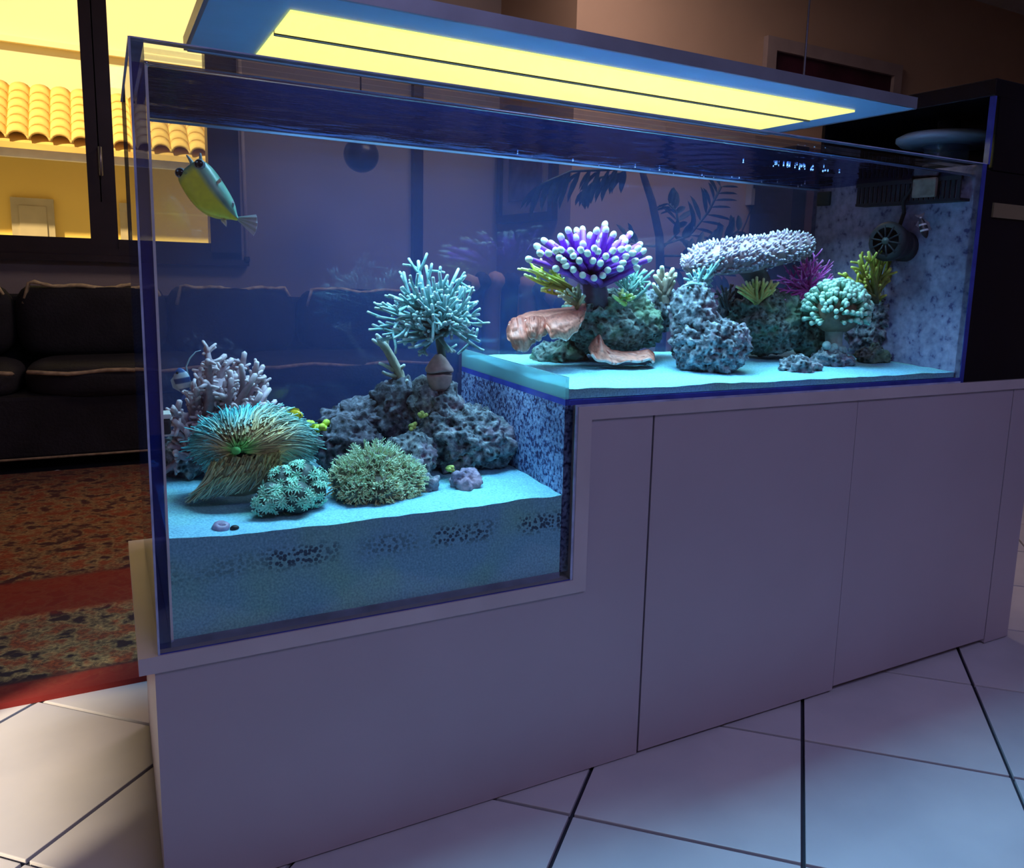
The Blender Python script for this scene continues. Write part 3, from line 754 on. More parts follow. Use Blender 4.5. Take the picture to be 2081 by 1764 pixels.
# wave pump
pp = X_at(1798, 485, XE-.075); WPY = pp.y; WPZ = pp.z
wp = thing('wave_pump', (XE-.01,WPY,WPZ), 'black round wave pump on the end panel beside the green coral', 'pump')
AX = Vector((-1,-.25,.05)).normalized()
link_mesh('motor', MB().lathe((XE-.02,WPY,WPZ-.01), [(0,0),(.030,0),(.034,.01),(.034,.03),(.026,.035),(.026,.05),(0,.05)], 24, AX), M_BLACKM, wp)
c0 = Vector((XE-.02,WPY,WPZ-.01))+AX*.045
link_mesh('cage', MB().lathe(c0, [(.026,0),(.042,.006),(.044,.022),(.038,.030),(.030,.031)], 28, AX), M_BLACKM, wp)
U = AX.orthogonal().normalized(); Wv = AX.cross(U)
for k in range(10):
    d = U*cos(k*pi/5)+Wv*sin(k*pi/5)
    link_mesh('grille_bar', MB().tube([c0+AX*.031+d*.006, c0+AX*.030+d*.034], .0022, 5), M_BLACKM, wp)
link_mesh('hub', MB().lathe(c0+AX*.026, [(0,0),(.010,0),(.008,.008),(0,.009)], 14, AX), plain('dark_hub', (.05,.07,.07), .4), wp)
link_mesh('magnet', MB().lathe((XE-.001,WPY,WPZ-.015), [(0,0),(.034,0),(.034,.018),(0,.019)], 20, Vector((-1,0,0))), M_BLACKM, wp)
link_mesh('cable', MB().tube([(XE-.03,WPY,WPZ+.03),(XE-.025,WPY-.005,WPZ+.06),(XE-.04,WPY-.012,WPZ+.085),(XE-.03,WPY-.03,WPZ+.12),(XE-.05,WPY-.03,ZW+.005),(XE-.02,WPY-.05,ZT+.005)], .0045, 7), M_BLACKM, wp)
# return pump at the back
rp = at(1697, 405, DEP-.05)
rp_ = thing('return_pump', (rp.x,DEP-.05,rp.z-.03), 'small dark return nozzle at the back corner below the surface', 'pump')
s_ = scl(rp)
link_mesh('body', MB().box((rp.x-24*s_,DEP-.06,rp.z-14*s_), (rp.x+22*s_,DEP-T-.001,rp.z+14*s_)), plain('dark_teal_plastic', (.02,.05,.06), .5), rp_, False, .004)
link_mesh('pipe', MB().tube([(rp.x+.012,DEP-.035,rp.z),(rp.x+.012,DEP-.035,ZT+.004)], .009, 10), M_BLACKM, rp_)
# reflection in the left glass, modelled as a small added block
mp = at(313, 858, .06)
mg = thing('reflection_block', (T,.05,mp.z), 'small black and white block modelling a reflection in the left glass', 'magnet')
link_mesh('pad', MB().box((T+.0005,.03,mp.z-.012), (T+.012,.06,mp.z+.008)), M_BLACKM, mg, False, .003)
link_mesh('cap', MB().box((T+.0005,.03,mp.z+.0085), (T+.013,.06,mp.z+.015)), plain('white_cap', (.8,.8,.75), .4), mg, False, .002)

# ------------------------------------------------------------------ live rock
def rock(px, py, Y, hw, hh, hd, label, seed, mat=None, sub=5, rough=.30, floor_z=None, tilt=0, group=None):
    c = at(px, py, Y); s = scl(c); rx, rz = hw*s, hh*s; ry = hd
    bm = bmesh.new(); bmesh.ops.create_icosphere(bm, subdivisions=sub, radius=1)
    off = Vector((seed*7.3, seed*3.1, seed*1.7)); R = (rx+rz)/2
    ca, sa = cos(tilt), sin(tilt)
    for v in bm.verts:
        n_ = v.co.copy()
        q = n_*1.25+off
        a = noise.fractal(q, 1.0, 2.1, 4)*.40 + (.5-noise.voronoi(n_*2.3+off)[0][0])*.35
        q2 = Vector((n_.x*rx, n_.y*ry, n_.z*rz))
        pit = noise.noise(q2*95+off)
        cell = noise.voronoi(q2*62+off)[0][0]
        fine = noise.fractal(q2*60+off, .8, 2.2, 3)
        k = 1 + rough*1.5*a
        dd = -.010*max(0, pit-.05)*1.8 + .0075*fine - .006*max(0,.40-cell)*2.2 + .006*(1-2*abs(noise.noise(q2*38+off)))
        p = Vector((n_.x*rx*k, n_.y*ry*k, n_.z*rz*k)) + n_*dd
        p = Vector((p.x*ca-p.z*sa, p.y, p.x*sa+p.z*ca))
        w_ = c+p
        w_.y = min(DEP-T-.004, max(T+.006, w_.y))
        if floor_z is not None and w_.z < floor_z: w_.z = floor_z + (w_.z-floor_z)*.08
        v.co = w_
    mb = MB(); mb.add([v.co.copy() for v in bm.verts], [tuple(v.index for v in f.verts) for f in bm.faces]); bm.free()
    base = Vector((c.x, c.y, c.z-rz))
    o = link_mesh('reef_rock', mb, mat or M_ROCK, None, True)
    for v in o.data.vertices: v.co -= c
    o.location = c
    return tag(o, label, 'rock', group)
GL, GU = 'reef rocks in the lower section', 'reef rocks on the upper shelf'
fl, fu = SL-.012, SU-.010
rock(732, 855, .36, 75, 42, .055, 'low dark ridge of rock behind the fuzzy tan coral', 1, M_ROCKD, group=GL)
rock(700, 905, .28, 66, 52, .06, 'dark pitted rock right of the long-tentacled leather coral', 2, M_ROCKD, group=GL, floor_z=fl)
rock(815, 845, .34, 62, 78, .05, 'dark upright rock pillar below the pale broken branch', 3, M_ROCKD, group=GL)
rock(890, 840, .29, 52, 70, .055, 'rough blue grey rock column carrying the clam', 4, M_ROCK, group=GL, tilt=.25)
rock(945, 895, .25, 98, 66, .08, 'broad blue grey rock at the foot of the speckled step wall', 5, M_ROCK, sub=6, group=GL, floor_z=fl, tilt=-.12)
rock(830, 930, .22, 60, 46, .05, 'pitted rock between the fuzzy coral and the broad rock', 16, M_ROCK, group=GL, floor_z=fl)
rock(947, 978, .13, 26, 23, .024, 'small pink speckled rock lying on the lower sand', 6, M_ROCKP, sub=4, group=GL, floor_z=fl)
rock(868, 980, .15, 20, 16, .02, 'small pale rock beside the fuzzy tan coral', 7, M_ROCK, sub=4, group=GL, floor_z=fl)
rock(380, 925, .36, 50, 42, .05, 'grey rock under the pink finger coral by the left glass', 8, M_ROCK, group=GL, floor_z=fl)
rock(1245, 655, .32, 112, 66, .085, 'big mossy rock under the purple coral', 9, M_ROCK2, sub=6, group=GU, rough=.22)
rock(1135, 722, .36, 56, 26, .04, 'low mossy rock under the pink plate coral', 10, M_ROCK2, group=GU, floor_z=fu)
rock(1345, 625, .34, 40, 42, .04, 'grey rock carrying the small pale cup coral', 11, M_ROCK, group=GU)
rock(1447, 706, .17, 80, 60, .065, 'rounded pale rock standing at the front of the shelf', 12, M_ROCK, sub=6, group=GU, floor_z=fu, rough=.22)
rock(1410, 640, .20, 44, 66, .045, 'upright pale rock carrying the turquoise coral', 13, M_ROCK, group=GU)
rock(1560, 655, .30, 84, 66, .07, 'dark blue rock under the yellow green coral', 14, M_ROCK2, sub=6, group=GU, floor_z=fu)
rock(1775, 655, .26, 46, 82, .06, 'tall dark rock by the mottled end panel', 15, M_ROCK, sub=6, group=GU, floor_z=fu)
rock(1625, 747, .11, 42, 22, .03, 'flat pale rock on the sand in front of the green dome coral', 17, M_ROCK, group=GU, floor_z=fu)
rock(1690, 735, .17, 50, 26, .03, 'knobbly low rock at the foot of the green dome coral', 18, M_ROCK, group=GU, floor_z=fu)
rock(1655, 690, .26, 48, 40, .05, 'shaded rock left of the green dome coral stalk', 19, M_ROCK2, group=GU, floor_z=fu)
rock(1500, 640, .36, 46, 50, .04, 'dark rock in the gap behind the upright pale rock', 20, M_ROCKD, group=GU)
rock(1775, 725, .19, 40, 22, .03, 'small dark rock at the corner by the end panel', 21, M_ROCK2, group=GU, floor_z=fu)

# ------------------------------------------------------------------ coral builders
def lerp3(a, b, t): return tuple(a[i]+(b[i]-a[i])*t for i in range(3))
def limb(m, a, b, r0, r1, c0, c1, rng, bend=.1, n=6, seg=5, tipcol=None):
    a, b = Vector(a), Vector(b); L = (b-a).length
    off = Vector((rng.gauss(0,1), rng.gauss(0,1), rng.gauss(0,1)))*bend*L
    pts = []; rad = []; col = []
    for i in range(seg+1):
        t = i/seg
        pts.append(a.lerp(b, t) + off*sin(pi*t)*.6); rad.append((r0+(r1-r0)*t)*(1+.08*rng.uniform(-1,1))); col.append(lerp3(c0, c1, t))
    if tipcol: col[-1] = tipcol
    m.tube(pts, rad, n, col); return pts
def bush(name, root, ends, hub, r0, r1, c0, c1, rng, subs=3, sublen=.25, tip=None, bend=.08, partname='branch', n=6, hubspread=.006):
    for e in ends:
        m = MB(); h = Vector(hub)+Vector((rng.gauss(0,1),rng.gauss(0,1),rng.gauss(0,1)))*hubspread
        pts = limb(m, h, e, r0, r1, c0, c1, rng, bend, n, 6, tip)
        L = (Vector(e)-h).length; d = (Vector(e)-h).normalized()
        for k in range(subs):
            t = rng.uniform(.35, .92); i = int(t*6); p = pts[i].lerp(pts[min(i+1,6)], t*6-i)
            sd_ = (d*rng.uniform(.6,1.1) + Vector((rng.gauss(0,1),rng.gauss(0,1),rng.gauss(0,1)))*.45).normalized()
            l_ = L*sublen*rng.uniform(.5,1.1)
            limb(m, p, p+sd_*l_, (r0+(r1-r0)*t)*.85, r1*.85, lerp3(c0,c1,t), c1, rng, .05, n, 3, tip)
        link_mesh(partname, m, M_CORAL, root)

rng = random.Random(21)
# --- teal staghorn coral
SYY = .27
hb = at(888, 665, SYY)
st = thing('staghorn_coral', at(897,722,SYY), 'teal spiky staghorn coral fanning out above the clam', 'coral')
ends = [(757,660),(762,626),(775,617),(790,600),(803,607),(820,553),(832,575),(850,530),(866,540),(880,564),(893,553),(910,559),(932,546),(946,560),(962,584),(955,604),(968,616),(974,639),(978,663),(974,694),(972,708),(925,715),(845,705),(800,668),(852,722),(775,692),(785,655),(812,640),(765,643),(830,625),(860,605),(905,600),(930,610),(940,650),(935,680),(880,640),(850,660),(905,655),(870,690),(820,690),(915,630),(845,585),(895,580),(815,585),(835,600),(870,580),(920,575),(945,590),(790,625),(805,650),(840,640),(865,625),(890,615),(910,640),(950,635),(955,660),(930,660),(825,660)]
E3 = []
for (x, y) in ends:
    r_ = sqrt(((x-880)/110)**2+((y-640)/100)**2); dy = -.10*sqrt(max(0, 1-min(1, r_)**2)) + rng.uniform(-.02,.05)*min(1, r_)
    E3.append(at(x, y, SYY+dy))
bush('branch', st, E3, hb, .0046, .0027, (.10,.16,.14), (.26,.50,.52), rng, 5, .30, (.62,.80,.80), .07, hubspread=.010)
m = MB(); limb(m, at(898,728,SYY), hb, .008, .007, (.08,.11,.10), (.12,.17,.15), rng, .03); link_mesh('trunk', m, M_CORAL, st)
# --- clam-like lobe
cp = at(893, 757, SYY-.005); s_ = scl(cp)
cl = thing('clam', cp-Vector((0,0,.03)), 'smooth brown two lobed clam holding the staghorn coral', 'clam')
def lobe(zc, hw, hh, up):
    m = MB(); rows = []
    for j in range(9):
        t = j/8; row = []
        if up: z = zc+hh*t; w = hw*(1-.72*t**1.4)*(.93+.07*sin(pi*min(1,t*3)))
        else: z = zc-hh*t; w = hw*(sqrt(max(0,1-(t*.97)**2.2)))*.92
        for i in range(20):
            an = 2*pi*i/20; row.append(Vector((cp.x+cos(an)*w, cp.y+sin(an)*w*.75, z+.002*sin(an*3))))
        rows.append(row)
    return m.rings(rows)
M_CLAM = plain('brown_clam', (.46,.28,.26), .5, 0, .25, 60, .15, 80)
link_mesh('upper_shell', lobe(cp.z+.002, 31*s_, 34*s_, True), M_CLAM, cl)
link_mesh('lower_shell', lobe(cp.z-.003, 29*s_, 34*s_, False), M_CLAM, cl)
link_mesh('mantle', MB().ball(cp, (26*s_,20*s_,.004), 20, 6), plain('dark_mantle', (.05,.03,.04), .6), cl)
# --- pale broken branch
pb = thing('branch_coral', at(812,825,.33), 'pale tan bare coral branch leaning left of the staghorn', 'coral')
m = MB(); cA, cB = (.22,.24,.18), (.50,.46,.36)
P = [at(808,828,.33), at(818,790,.33), at(812,760,.33), at(797,730,.325), at(783,705,.32), at(770,690,.31)]
m.tube(P, [.009,.0095,.009,.008,.007,.005], 8, [cA,cB,cB,cB,cB,(.55,.6,.6)]); link_mesh('stem', m, M_CORAL, pb)
for (a, b_) in (((800,752),(771,738)), ((804,765),(778,756)), ((783,705),(757,690)), ((785,705),(790,680)), ((775,692),(765,680)), ((818,785),(828,772)), ((790,715),(775,705)), ((812,750),(822,742))):
    m = MB(); limb(m, at(*a,.328), at(*b_,.32), .005, .003, cB, (.62,.68,.66), rng, .05); link_mesh('twig', m, M_CORAL, pb)

# --- pink finger leather coral
fc = thing('finger_leather_coral', at(430,950,.33), 'pale pink finger leather coral beside the left glass', 'coral')
c0, c1, ct_ = (.22,.14,.18), (.44,.30,.36), (.74,.60,.64)
rng = random.Random(5)
trunk = [at(430,950,.33), at(432,880,.33), at(440,810,.33), at(445,770,.33)]
m = MB(); m.tube(trunk, [.030,.026,.020,.012], 10, [c0,c0,c1,c1]); link_mesh('trunk', m, M_CORAL, fc)
fe = [(418,706),(458,722),(472,730),(497,717),(490,742),(522,736),(520,750),(537,764),(505,775),(548,790),(530,800),(560,814),(578,830),(408,748),(400,790),(385,800),(365,815),(352,830),(345,850),(372,840),(390,830),(415,775),(470,770),(480,800),(500,820),(455,790),(520,830),(540,850),(430,735),(355,880),(345,905),(370,890),(390,870),(410,850),(340,930),(365,920)]
fe += [(x+rng.uniform(-16,16), y+rng.uniform(4,34)) for (x, y) in fe]
for (x, y) in fe:
    bx0 = 425+(x-425)*.40; by0 = min(925, y+62+abs(x-430)*.30)
    dy = rng.uniform(-.06,.04)
    m = MB(); a = at(bx0, by0, .33+dy*.3); b_ = at(x, y, .33+dy)
    pts = limb(m, a, b_, .0085, .0042, c0, c1, rng, .16, 7, 7, ct_)
    for k in range(8):
        t = rng.uniform(.30,.97); i = int(t*7); p = pts[i]
        d = ((b_-a).normalized()*.5 + Vector((rng.gauss(0,1),rng.gauss(0,1)*.6,rng.gauss(0,.7)+.2))).normalized()
        limb(m, p, p+d*rng.uniform(.008,.021), .0036, .0024, c1, ct_, rng, .15, 6, 3)
    link_mesh('finger', m, M_CORAL, fc)

# --- long-tentacled leather coral
rng = random.Random(8)
tl = thing('long_tentacle_coral', at(490,1005,.2), 'large flowing turquoise and tan coral with long hair-like tentacles', 'coral')
c = at(515, 905, .20); s_ = scl(c)
AXC = (rgt, -fwd, upv)
m = MB()
m.ball(c, (100*s_,.030,54*s_), 28, 18, (.30,.27,.14), AXC); m.ball(at(480,978,.17), (66*s_,.022,30*s_), 24, 12, (.26,.22,.14), AXC)
link_mesh('body', m, M_SOFT, tl)
m = MB()
GRN, TAN, TRQ = (.16,.72,.14), (.56,.44,.20), (.26,.62,.60)
def strand(x0, y0, ex, ey, Yf, colf, bow, r=.0014, n=8):
    pts = []; col = []; rad = []; wv = rng.uniform(-5,5); ph = rng.uniform(0,6)
    for k in range(n):
        t = k/(n-1)
        x = x0+(ex-x0)*t + wv*sin(t*4+ph); y = y0+(ey-y0)*t + wv*.7*cos(t*5+ph) - bow*sin(pi*t)
        pts.append(at(x, y, Yf(x, y, t))); rad.append(r*(1-.45*t)); col.append(colf(t))
    bf = rng.choice((.55,.8,1.0,1.25,1.5)); col = [tuple(min(1, q*bf) for q in c_) for c_ in col]
    m.tube(pts, rad, 4, col, cap=False)
def domeY(x, y, t):
    q = ((x-515)/126)**2+((y-903)/80)**2
    return .205 - .068*sqrt(max(0, 1-min(1, q)))
for i in range(1500):                      # crown: fans up and left, and combed over to the right
    an = rng.uniform(-.75, 4.2); k_ = rng.uniform(.80,1.10) + (.14 if rng.random() < .10 else 0)
    ex = 515+cos(an)*k_*122; ey = 903-sin(an)*k_*74
    st_ = rng.uniform(0, .72); right = cos(an) > .1
    x0, y0 = 482+(ex-482)*st_, 915+(ey-915)*st_
    dz = rng.uniform(-.006,.004); back = rng.uniform(0,.05) if sin(an) > .4 else 0
    def colf(t, st_=st_, right=right):
        tt = st_+(1-st_)*t
        if tt < .14: return GRN
        if tt < .34: return lerp3(GRN, TAN, (tt-.14)/.2)
        return lerp3(TAN, TRQ, max(0, (tt-(.62 if right else .42))/.38))
    strand(x0, y0, ex, ey, lambda x, y, t: domeY(x, y, t)+dz+back*t, colf, 12 if right else 5)
for i in range(620):                       # skirt hanging down to the sand on the left
    x0 = rng.uniform(430, 570); y0 = 925+rng.uniform(0,42)-.12*(x0-500)
    ex = 385+(x0-430)*1.15+rng.uniform(-14,14); ey = 1018-.20*(ex-385)+rng.uniform(-16,5)
    mixc = lerp3((.60,.50,.32), (.36,.60,.56), rng.random())
    dz = rng.uniform(-.006,.006)
    strand(x0, y0, ex, ey, lambda x, y, t: .130+dz+.018*t, lambda t: lerp3(TAN, mixc, t), -6)
o = link_mesh('tentacles', m, M_SOFT, tl); o['kind'] = 'stuff'
m = MB(); m.ball(at(479,916,.133), (10*s_,.004,8*s_), 14, 8, (.16,.60,.14), AXC); link_mesh('mouth', m, M_SOFT, tl)['label'] = 'bright green mouth disc'

# --- green star polyp cluster
zc = thing('polyp_cluster', at(590,1040,.1), 'round cluster of mint green star polyps on the lower sand', 'coral')
def lumps(root, L, col):
    m = MB()
    for (x, y, Y, r) in L:
        p = at(x, y, Y); s_ = scl(p); m.ball(p, r*s_, 14, 9, col)
    link_mesh('base', m, M_SOFT, root)
LZ = [(610,975,.12,36),(575,985,.12,34),(635,1000,.11,28),(550,1005,.10,26),(535,1025,.09,18),(600,1010,.09,34),(565,1020,.085,20),(640,975,.13,22)]
lumps(zc, LZ, (.06,.10,.09))
pm = MB(); GC = (.34,.80,.58); PC = (.72,1.0,.80)
pm.tube([(0,0,-.4),(0,0,.15)], [.28,.34], 6, [(.14,.30,.25)]*2)
for k in range(9):
    an = 2*pi*k/9; d = Vector((cos(an), sin(an), 0))
    pm.tube([d*.12+Vector((0,0,.15)), d*.6+Vector((0,0,.36)), d*1.0+Vector((0,0,.30))], [.16,.15,.07], 4, [GC,GC,PC], cap=False)
pm.ball((0,0,.2), (.26,.26,.14), 8, 4, (.16,.40,.30))
polyp_me = mesh_only('polyp', pm, M_SOFT)
rng = random.Random(3)
for (x, y, Y, r) in LZ:
    p = at(x, y, Y); s_ = scl(p); R_ = r*s_
    for k in range(int(5+r*.55)):
        d = Vector((rng.gauss(0,1), rng.gauss(0,1)-.9, rng.gauss(0,1)+.35)).normalized()
        part_copy('polyp', polyp_me, zc, p+d*R_, Vector((0,0,1)).rotation_difference(d), rng.uniform(.0065,.0095))

# --- fuzzy tan coral
fz = thing('fuzzy_coral', at(765,1025,.12), 'fuzzy round tan and teal coral in the middle of the lower sand', 'coral')
rng = random.Random(13)
LF = [(760,965,.15,58),(715,975,.14,42),(815,980,.14,44),(770,995,.11,40),(725,1000,.11,30),(815,1003,.11,26)]
lumps(fz, LF, (.13,.12,.08))
m = MB()
for (x, y, Y, r) in LF:
    p = at(x, y, Y); s_ = scl(p); R_ = r*s_
    for k in range(int(r*8)):
        d = Vector((rng.gauss(0,1), rng.gauss(0,1)-.7, rng.gauss(0,1)+.3)).normalized()
        a = p+d*R_*.85; L = R_*rng.uniform(.28,.5)
        j = Vector((rng.gauss(0,1),rng.gauss(0,1),rng.gauss(0,1)))*.35
        e1 = a+d*L*.5+j*L*.2; e2 = a+(d+j*.6).normalized()*L
        up_ = max(0, min(1, .5+d.z*.6))
        base = lerp3((.95,.58,.18), (.80,.66,.30), up_); tipc = lerp3((1.0,.82,.42), (.70,.92,.66), up_)
        m.tube([a,e1,e2], [.0013,.0012,.0008], 4, [base, lerp3(base,tipc,.6), tipc], cap=False)
        for q in range(3):
            d2 = (d+Vector((rng.gauss(0,1),rng.gauss(0,1),rng.gauss(0,1)))*.8).normalized()
            m.tube([e1.lerp(e2,.6), e1.lerp(e2,.6)+d2*L*.35], [.0008,.0006], 3, [tipc,tipc], cap=False)
o = link_mesh('polyps', m, M_SOFT, fz); o['kind'] = 'stuff'

# --- small yellow green coral, snail, polyps on the lower rocks
yc = thing('yellow_coral', at(640,878,.29), 'small bright yellow green coral frill behind the leather coral', 'coral')
rng = random.Random(2)
for k in range(11):
    x = 618+k*4.6; y = 866+rng.uniform(-8,5); m = MB()
    limb(m, at(640+(x-640)*.5,880,.29), at(x,y,.28+rng.uniform(-.02,.02)), .006, .006, (.30,.42,.05), (.62,.78,.08), rng, .1, 8, 4)
    link_mesh('lobe', m, M_SOFT, yc)
for i, (x, y, Y, lb) in enumerate(((858,848,.24,'tiny yellow polyp tuft on the upper face of the rock column'), (836,870,.24,'tiny yellow polyp tuft in the dark hollow of the rocks'), (912,955,.17,'tiny yellow polyp tuft under the broad rock'))):
    p = at(x, y, Y); t = thing('polyp_tuft', p, lb, 'polyp', 'yellow polyp tufts')
    for k in range(4):
        m = MB(); e_ = p+Vector((rng.gauss(0,.004), -.008, .004+rng.gauss(0,.005)))
        limb(m, p+Vector((0,.01,0)), e_, .003, .004, (.30,.40,.08), (.70,.78,.20), rng, .1, 6, 3); link_mesh('polyp', m, M_SOFT, t)
sp_ = at(455, 1078, .045)
sn = thing('sea_snail', sp_, 'small lilac turban snail half buried in the front sand', 'snail')
m = MB(); pts = []; rad = []
for k in range(26):
    t = k/25; an = t*14; rr = .010*(1-t)+.0006; pts.append(sp_+Vector((cos(an)*rr*.7+.012*(t-.5), sin(an)*rr*.5, .003+sin(an)*rr*.3+.006*t))); rad.append(.0062*(1-t)+.0012)
m.tube(pts, rad, 7); link_mesh('shell', m, plain('lilac_shell', (.42,.34,.52), .5, 0, .3, 120), sn)
link_mesh('foot', MB().ball(sp_+Vector((.013,-.004,.003)), (.006,.005,.004)), M_BLACKM, sn)

# --- purple coral with white tips
rng = random.Random(31)
pc = thing('purple_finger_coral', at(1210,605,.28), 'purple finger coral with round white tips on the big mossy rock', 'coral')
hub = at(1205, 568, .28)
tips = [(1092,501),(1075,527),(1107,490),(1121,495),(1155,469),(1172,470),(1184,467),(1229,457),(1231,468),(1199,480),(1170,484),(1150,495),(1225,481),(1222,492),(1236,499),(1254,495),(1265,485),(1280,476),(1300,497),(1296,506),(1306,511),(1317,527),(1290,531),(1271,522),(1262,507),(1250,527),(1231,521),(1215,511),(1194,515),(1160,510),(1137,524),(1177,530),(1130,546),(1184,559),(1207,565),(1235,549),(1260,546),(1292,545),(1140,508),(1208,494),(1185,497),(1246,478),(1115,515),(1150,540),(1130,510),(1165,520),(1205,530),(1220,535),(1245,510),(1275,505),(1285,515),(1180,508),(1208,505),(1145,530),(1265,535),(1165,548),(1225,560),(1098,515),(1270,492),(1140,482),(1212,470)]
for (x, y) in tips:
    r_ = min(1, sqrt(((x-1200)/132)**2+((y-530)/82)**2))
    front = -.10*sqrt(1-r_*r_) if y > 500 else rng.uniform(-.06,.06)
    e_ = at(x, y, .28+front); h_ = hub+Vector((rng.gauss(0,.012),rng.gauss(0,.01),rng.gauss(0,.008)))
    m = MB(); pts = limb(m, h_, e_, .0066, .0058, (.10,.02,.10), (.34,.07,.66), rng, .05, 9, 6)
    f = link_mesh('finger', m, M_CORAL, pc)
    d = (pts[-1]-pts[-2]).normalized()
    m = MB(); m.ball(e_, (.0066,.0066,.0088), 10, 7, (.88,.92,.80), (d.orthogonal().normalized(), d.cross(d.orthogonal().normalized()), d))
    link_mesh('tip', m, M_SOFT, f)
m = MB(); limb(m, at(1215,620,.29), hub, .026, .022, (.05,.03,.05), (.14,.05,.12), rng, .02, 10); link_mesh('trunk', m, M_CORAL, pc)

# --- corals made of short fingers
def fan(name, label, base, Y, ends, r0, r1, c0, c1, tip, seed, subs=2, sublen=.25, spread=.02, stem=None, part='branch', group=None, hubspread=.004):
    rng = random.Random(seed); b = at(*base, Y)
    t = thing(name, b, label, 'coral', group)
    bush(part, t, [at(x, y, Y+rng.uniform(-spread, spread)) for x, y in ends], b, r0, r1, c0, c1, rng, subs, sublen, tip, .06, part, 6, hubspread)
    if stem:
        m = MB(); limb(m, at(*stem[0],Y), b, stem[1], stem[2], c0, c0, rng, .03, 8); link_mesh('stem', m, M_CORAL, t)
    return t
fan('green_branch_coral', 'lime green branching coral reaching left under the purple coral', (1165,595), .27,
    [(1060,546),(1066,558),(1075,548),(1085,566),(1095,552),(1105,575),(1115,560),(1128,585),(1080,540),(1140,570),(1118,545),(1150,580),(1100,590)], .0045, .0028, (.40,.22,.08), (.68,.80,.10), (.95,1.0,.40), 41, 3, .22)
fan('cream_branch_coral', 'small cream striped coral below the lime green branches', (1172,618), .25,
    [(1130,592),(1135,602),(1145,606),(1152,588),(1165,585),(1176,578),(1180,590),(1188,600),(1150,615)], .0042, .0028, (.34,.30,.14), (.75,.74,.40), (1.0,.98,.75), 42, 2, .2)
fan('turquoise_bush_coral', 'soft turquoise bushy coral right of the purple trunk', (1275,605), .27,
    [(1248,570),(1255,556),(1265,562),(1275,550),(1288,545),(1300,540),(1310,548),(1318,560),(1322,575),(1312,590),(1298,570),(1285,575),(1262,580),(1250,588),(1305,560),(1328,550)], .0040, .0026, (.10,.22,.18), (.25,.55,.46), (.55,.85,.75), 43, 4, .28)
fan('lime_frill_coral', 'flat lime frill on the rock below the turquoise bushy coral', (1270,606), .22,
    [(1245,600),(1255,594),(1265,588),(1275,594),(1285,598),(1292,602),(1268,600)], .005, .003, (.35,.50,.10), (.62,.85,.22), (.8,.95,.6), 44, 1, .2)
fan('pale_cup_coral', 'small pale coral with a ring of fingers left of the upright rock', (1348,600), .31,
    [(1330,560),(1338,550),(1345,542),(1356,556),(1368,546),(1374,556),(1370,572),(1328,578),(1350,565),(1362,566)], .0062, .0045, (.26,.22,.18), (.62,.46,.34), (.92,.92,.68), 45, 1, .2, stem=((1352,625),.013,.010))
fan('turquoise_branch_coral', 'turquoise branching coral on the upright pale rock', (1420,592), .2,
    [(1390,566),(1400,556),(1410,550),(1420,545),(1432,542),(1448,535),(1450,558),(1444,572),(1394,580),(1398,590),(1436,580),(1428,560),(1408,566),(1462,528)], .0048, .0026, (.16,.30,.28), (.26,.58,.60), (.60,.88,.88), 46, 3, .25, stem=((1421,625),.007,.006))
fan('yellow_fan_coral', 'yellow green fan of short fingers on the dark blue rock', (1538,612), .25,
    [(1496,582),(1500,592),(1508,578),(1516,572),(1523,577),(1530,568),(1538,563),(1545,572),(1552,566),(1560,573),(1568,570),(1576,576),(1582,574),(1575,588),(1565,592),(1510,598),(1535,582),(1550,586)], .0042, .0030, (.35,.30,.08), (.80,.80,.20), (1.0,1.0,.55), 47, 1, .25, .015)
fan('magenta_bush_coral', 'bright magenta bushy coral with thin curling branches', (1640,590), .30,
    [(1585,575),(1580,560),(1598,550),(1592,590),(1600,600),(1590,612),(1615,540),(1625,525),(1632,535),(1640,515),(1648,528),(1655,518),(1662,532),(1672,528),(1678,542),(1688,548),(1690,560),(1684,570),(1695,566),(1670,560),(1650,555),(1625,560),(1610,575),(1620,605),(1630,612),(1605,560),(1660,548),(1640,545)], .0036, .0018, (.50,.04,.42), (.95,.14,.80), (1.0,.45,.95), 48, 5, .35, .04)
fan('small_dark_coral', 'small dark branching coral in the shade of the table coral', (1475,625), .33,
    [(1456,590),(1465,580),(1475,585),(1485,578),(1492,592),(1460,605),(1490,605)], .004, .0028, (.05,.05,.06), (.16,.14,.14), (.3,.3,.3), 49, 2, .25)
fan('yellow_branch_coral', 'gnarled yellow green branching coral beside the wave pump', (1775,610), .20,
    [(1714,556),(1722,565),(1735,545),(1745,530),(1755,540),(1748,518),(1765,512),(1775,520),(1785,505),(1795,498),(1805,500),(1818,508),(1800,520),(1790,540),(1810,545),(1728,575),(1742,580),(1770,560),(1822,545),(1780,575),(1760,590),(1800,600)], .0058, .0034, (.08,.08,.03), (.52,.52,.06), (.95,.92,.18), 50, 3, .30, .025)

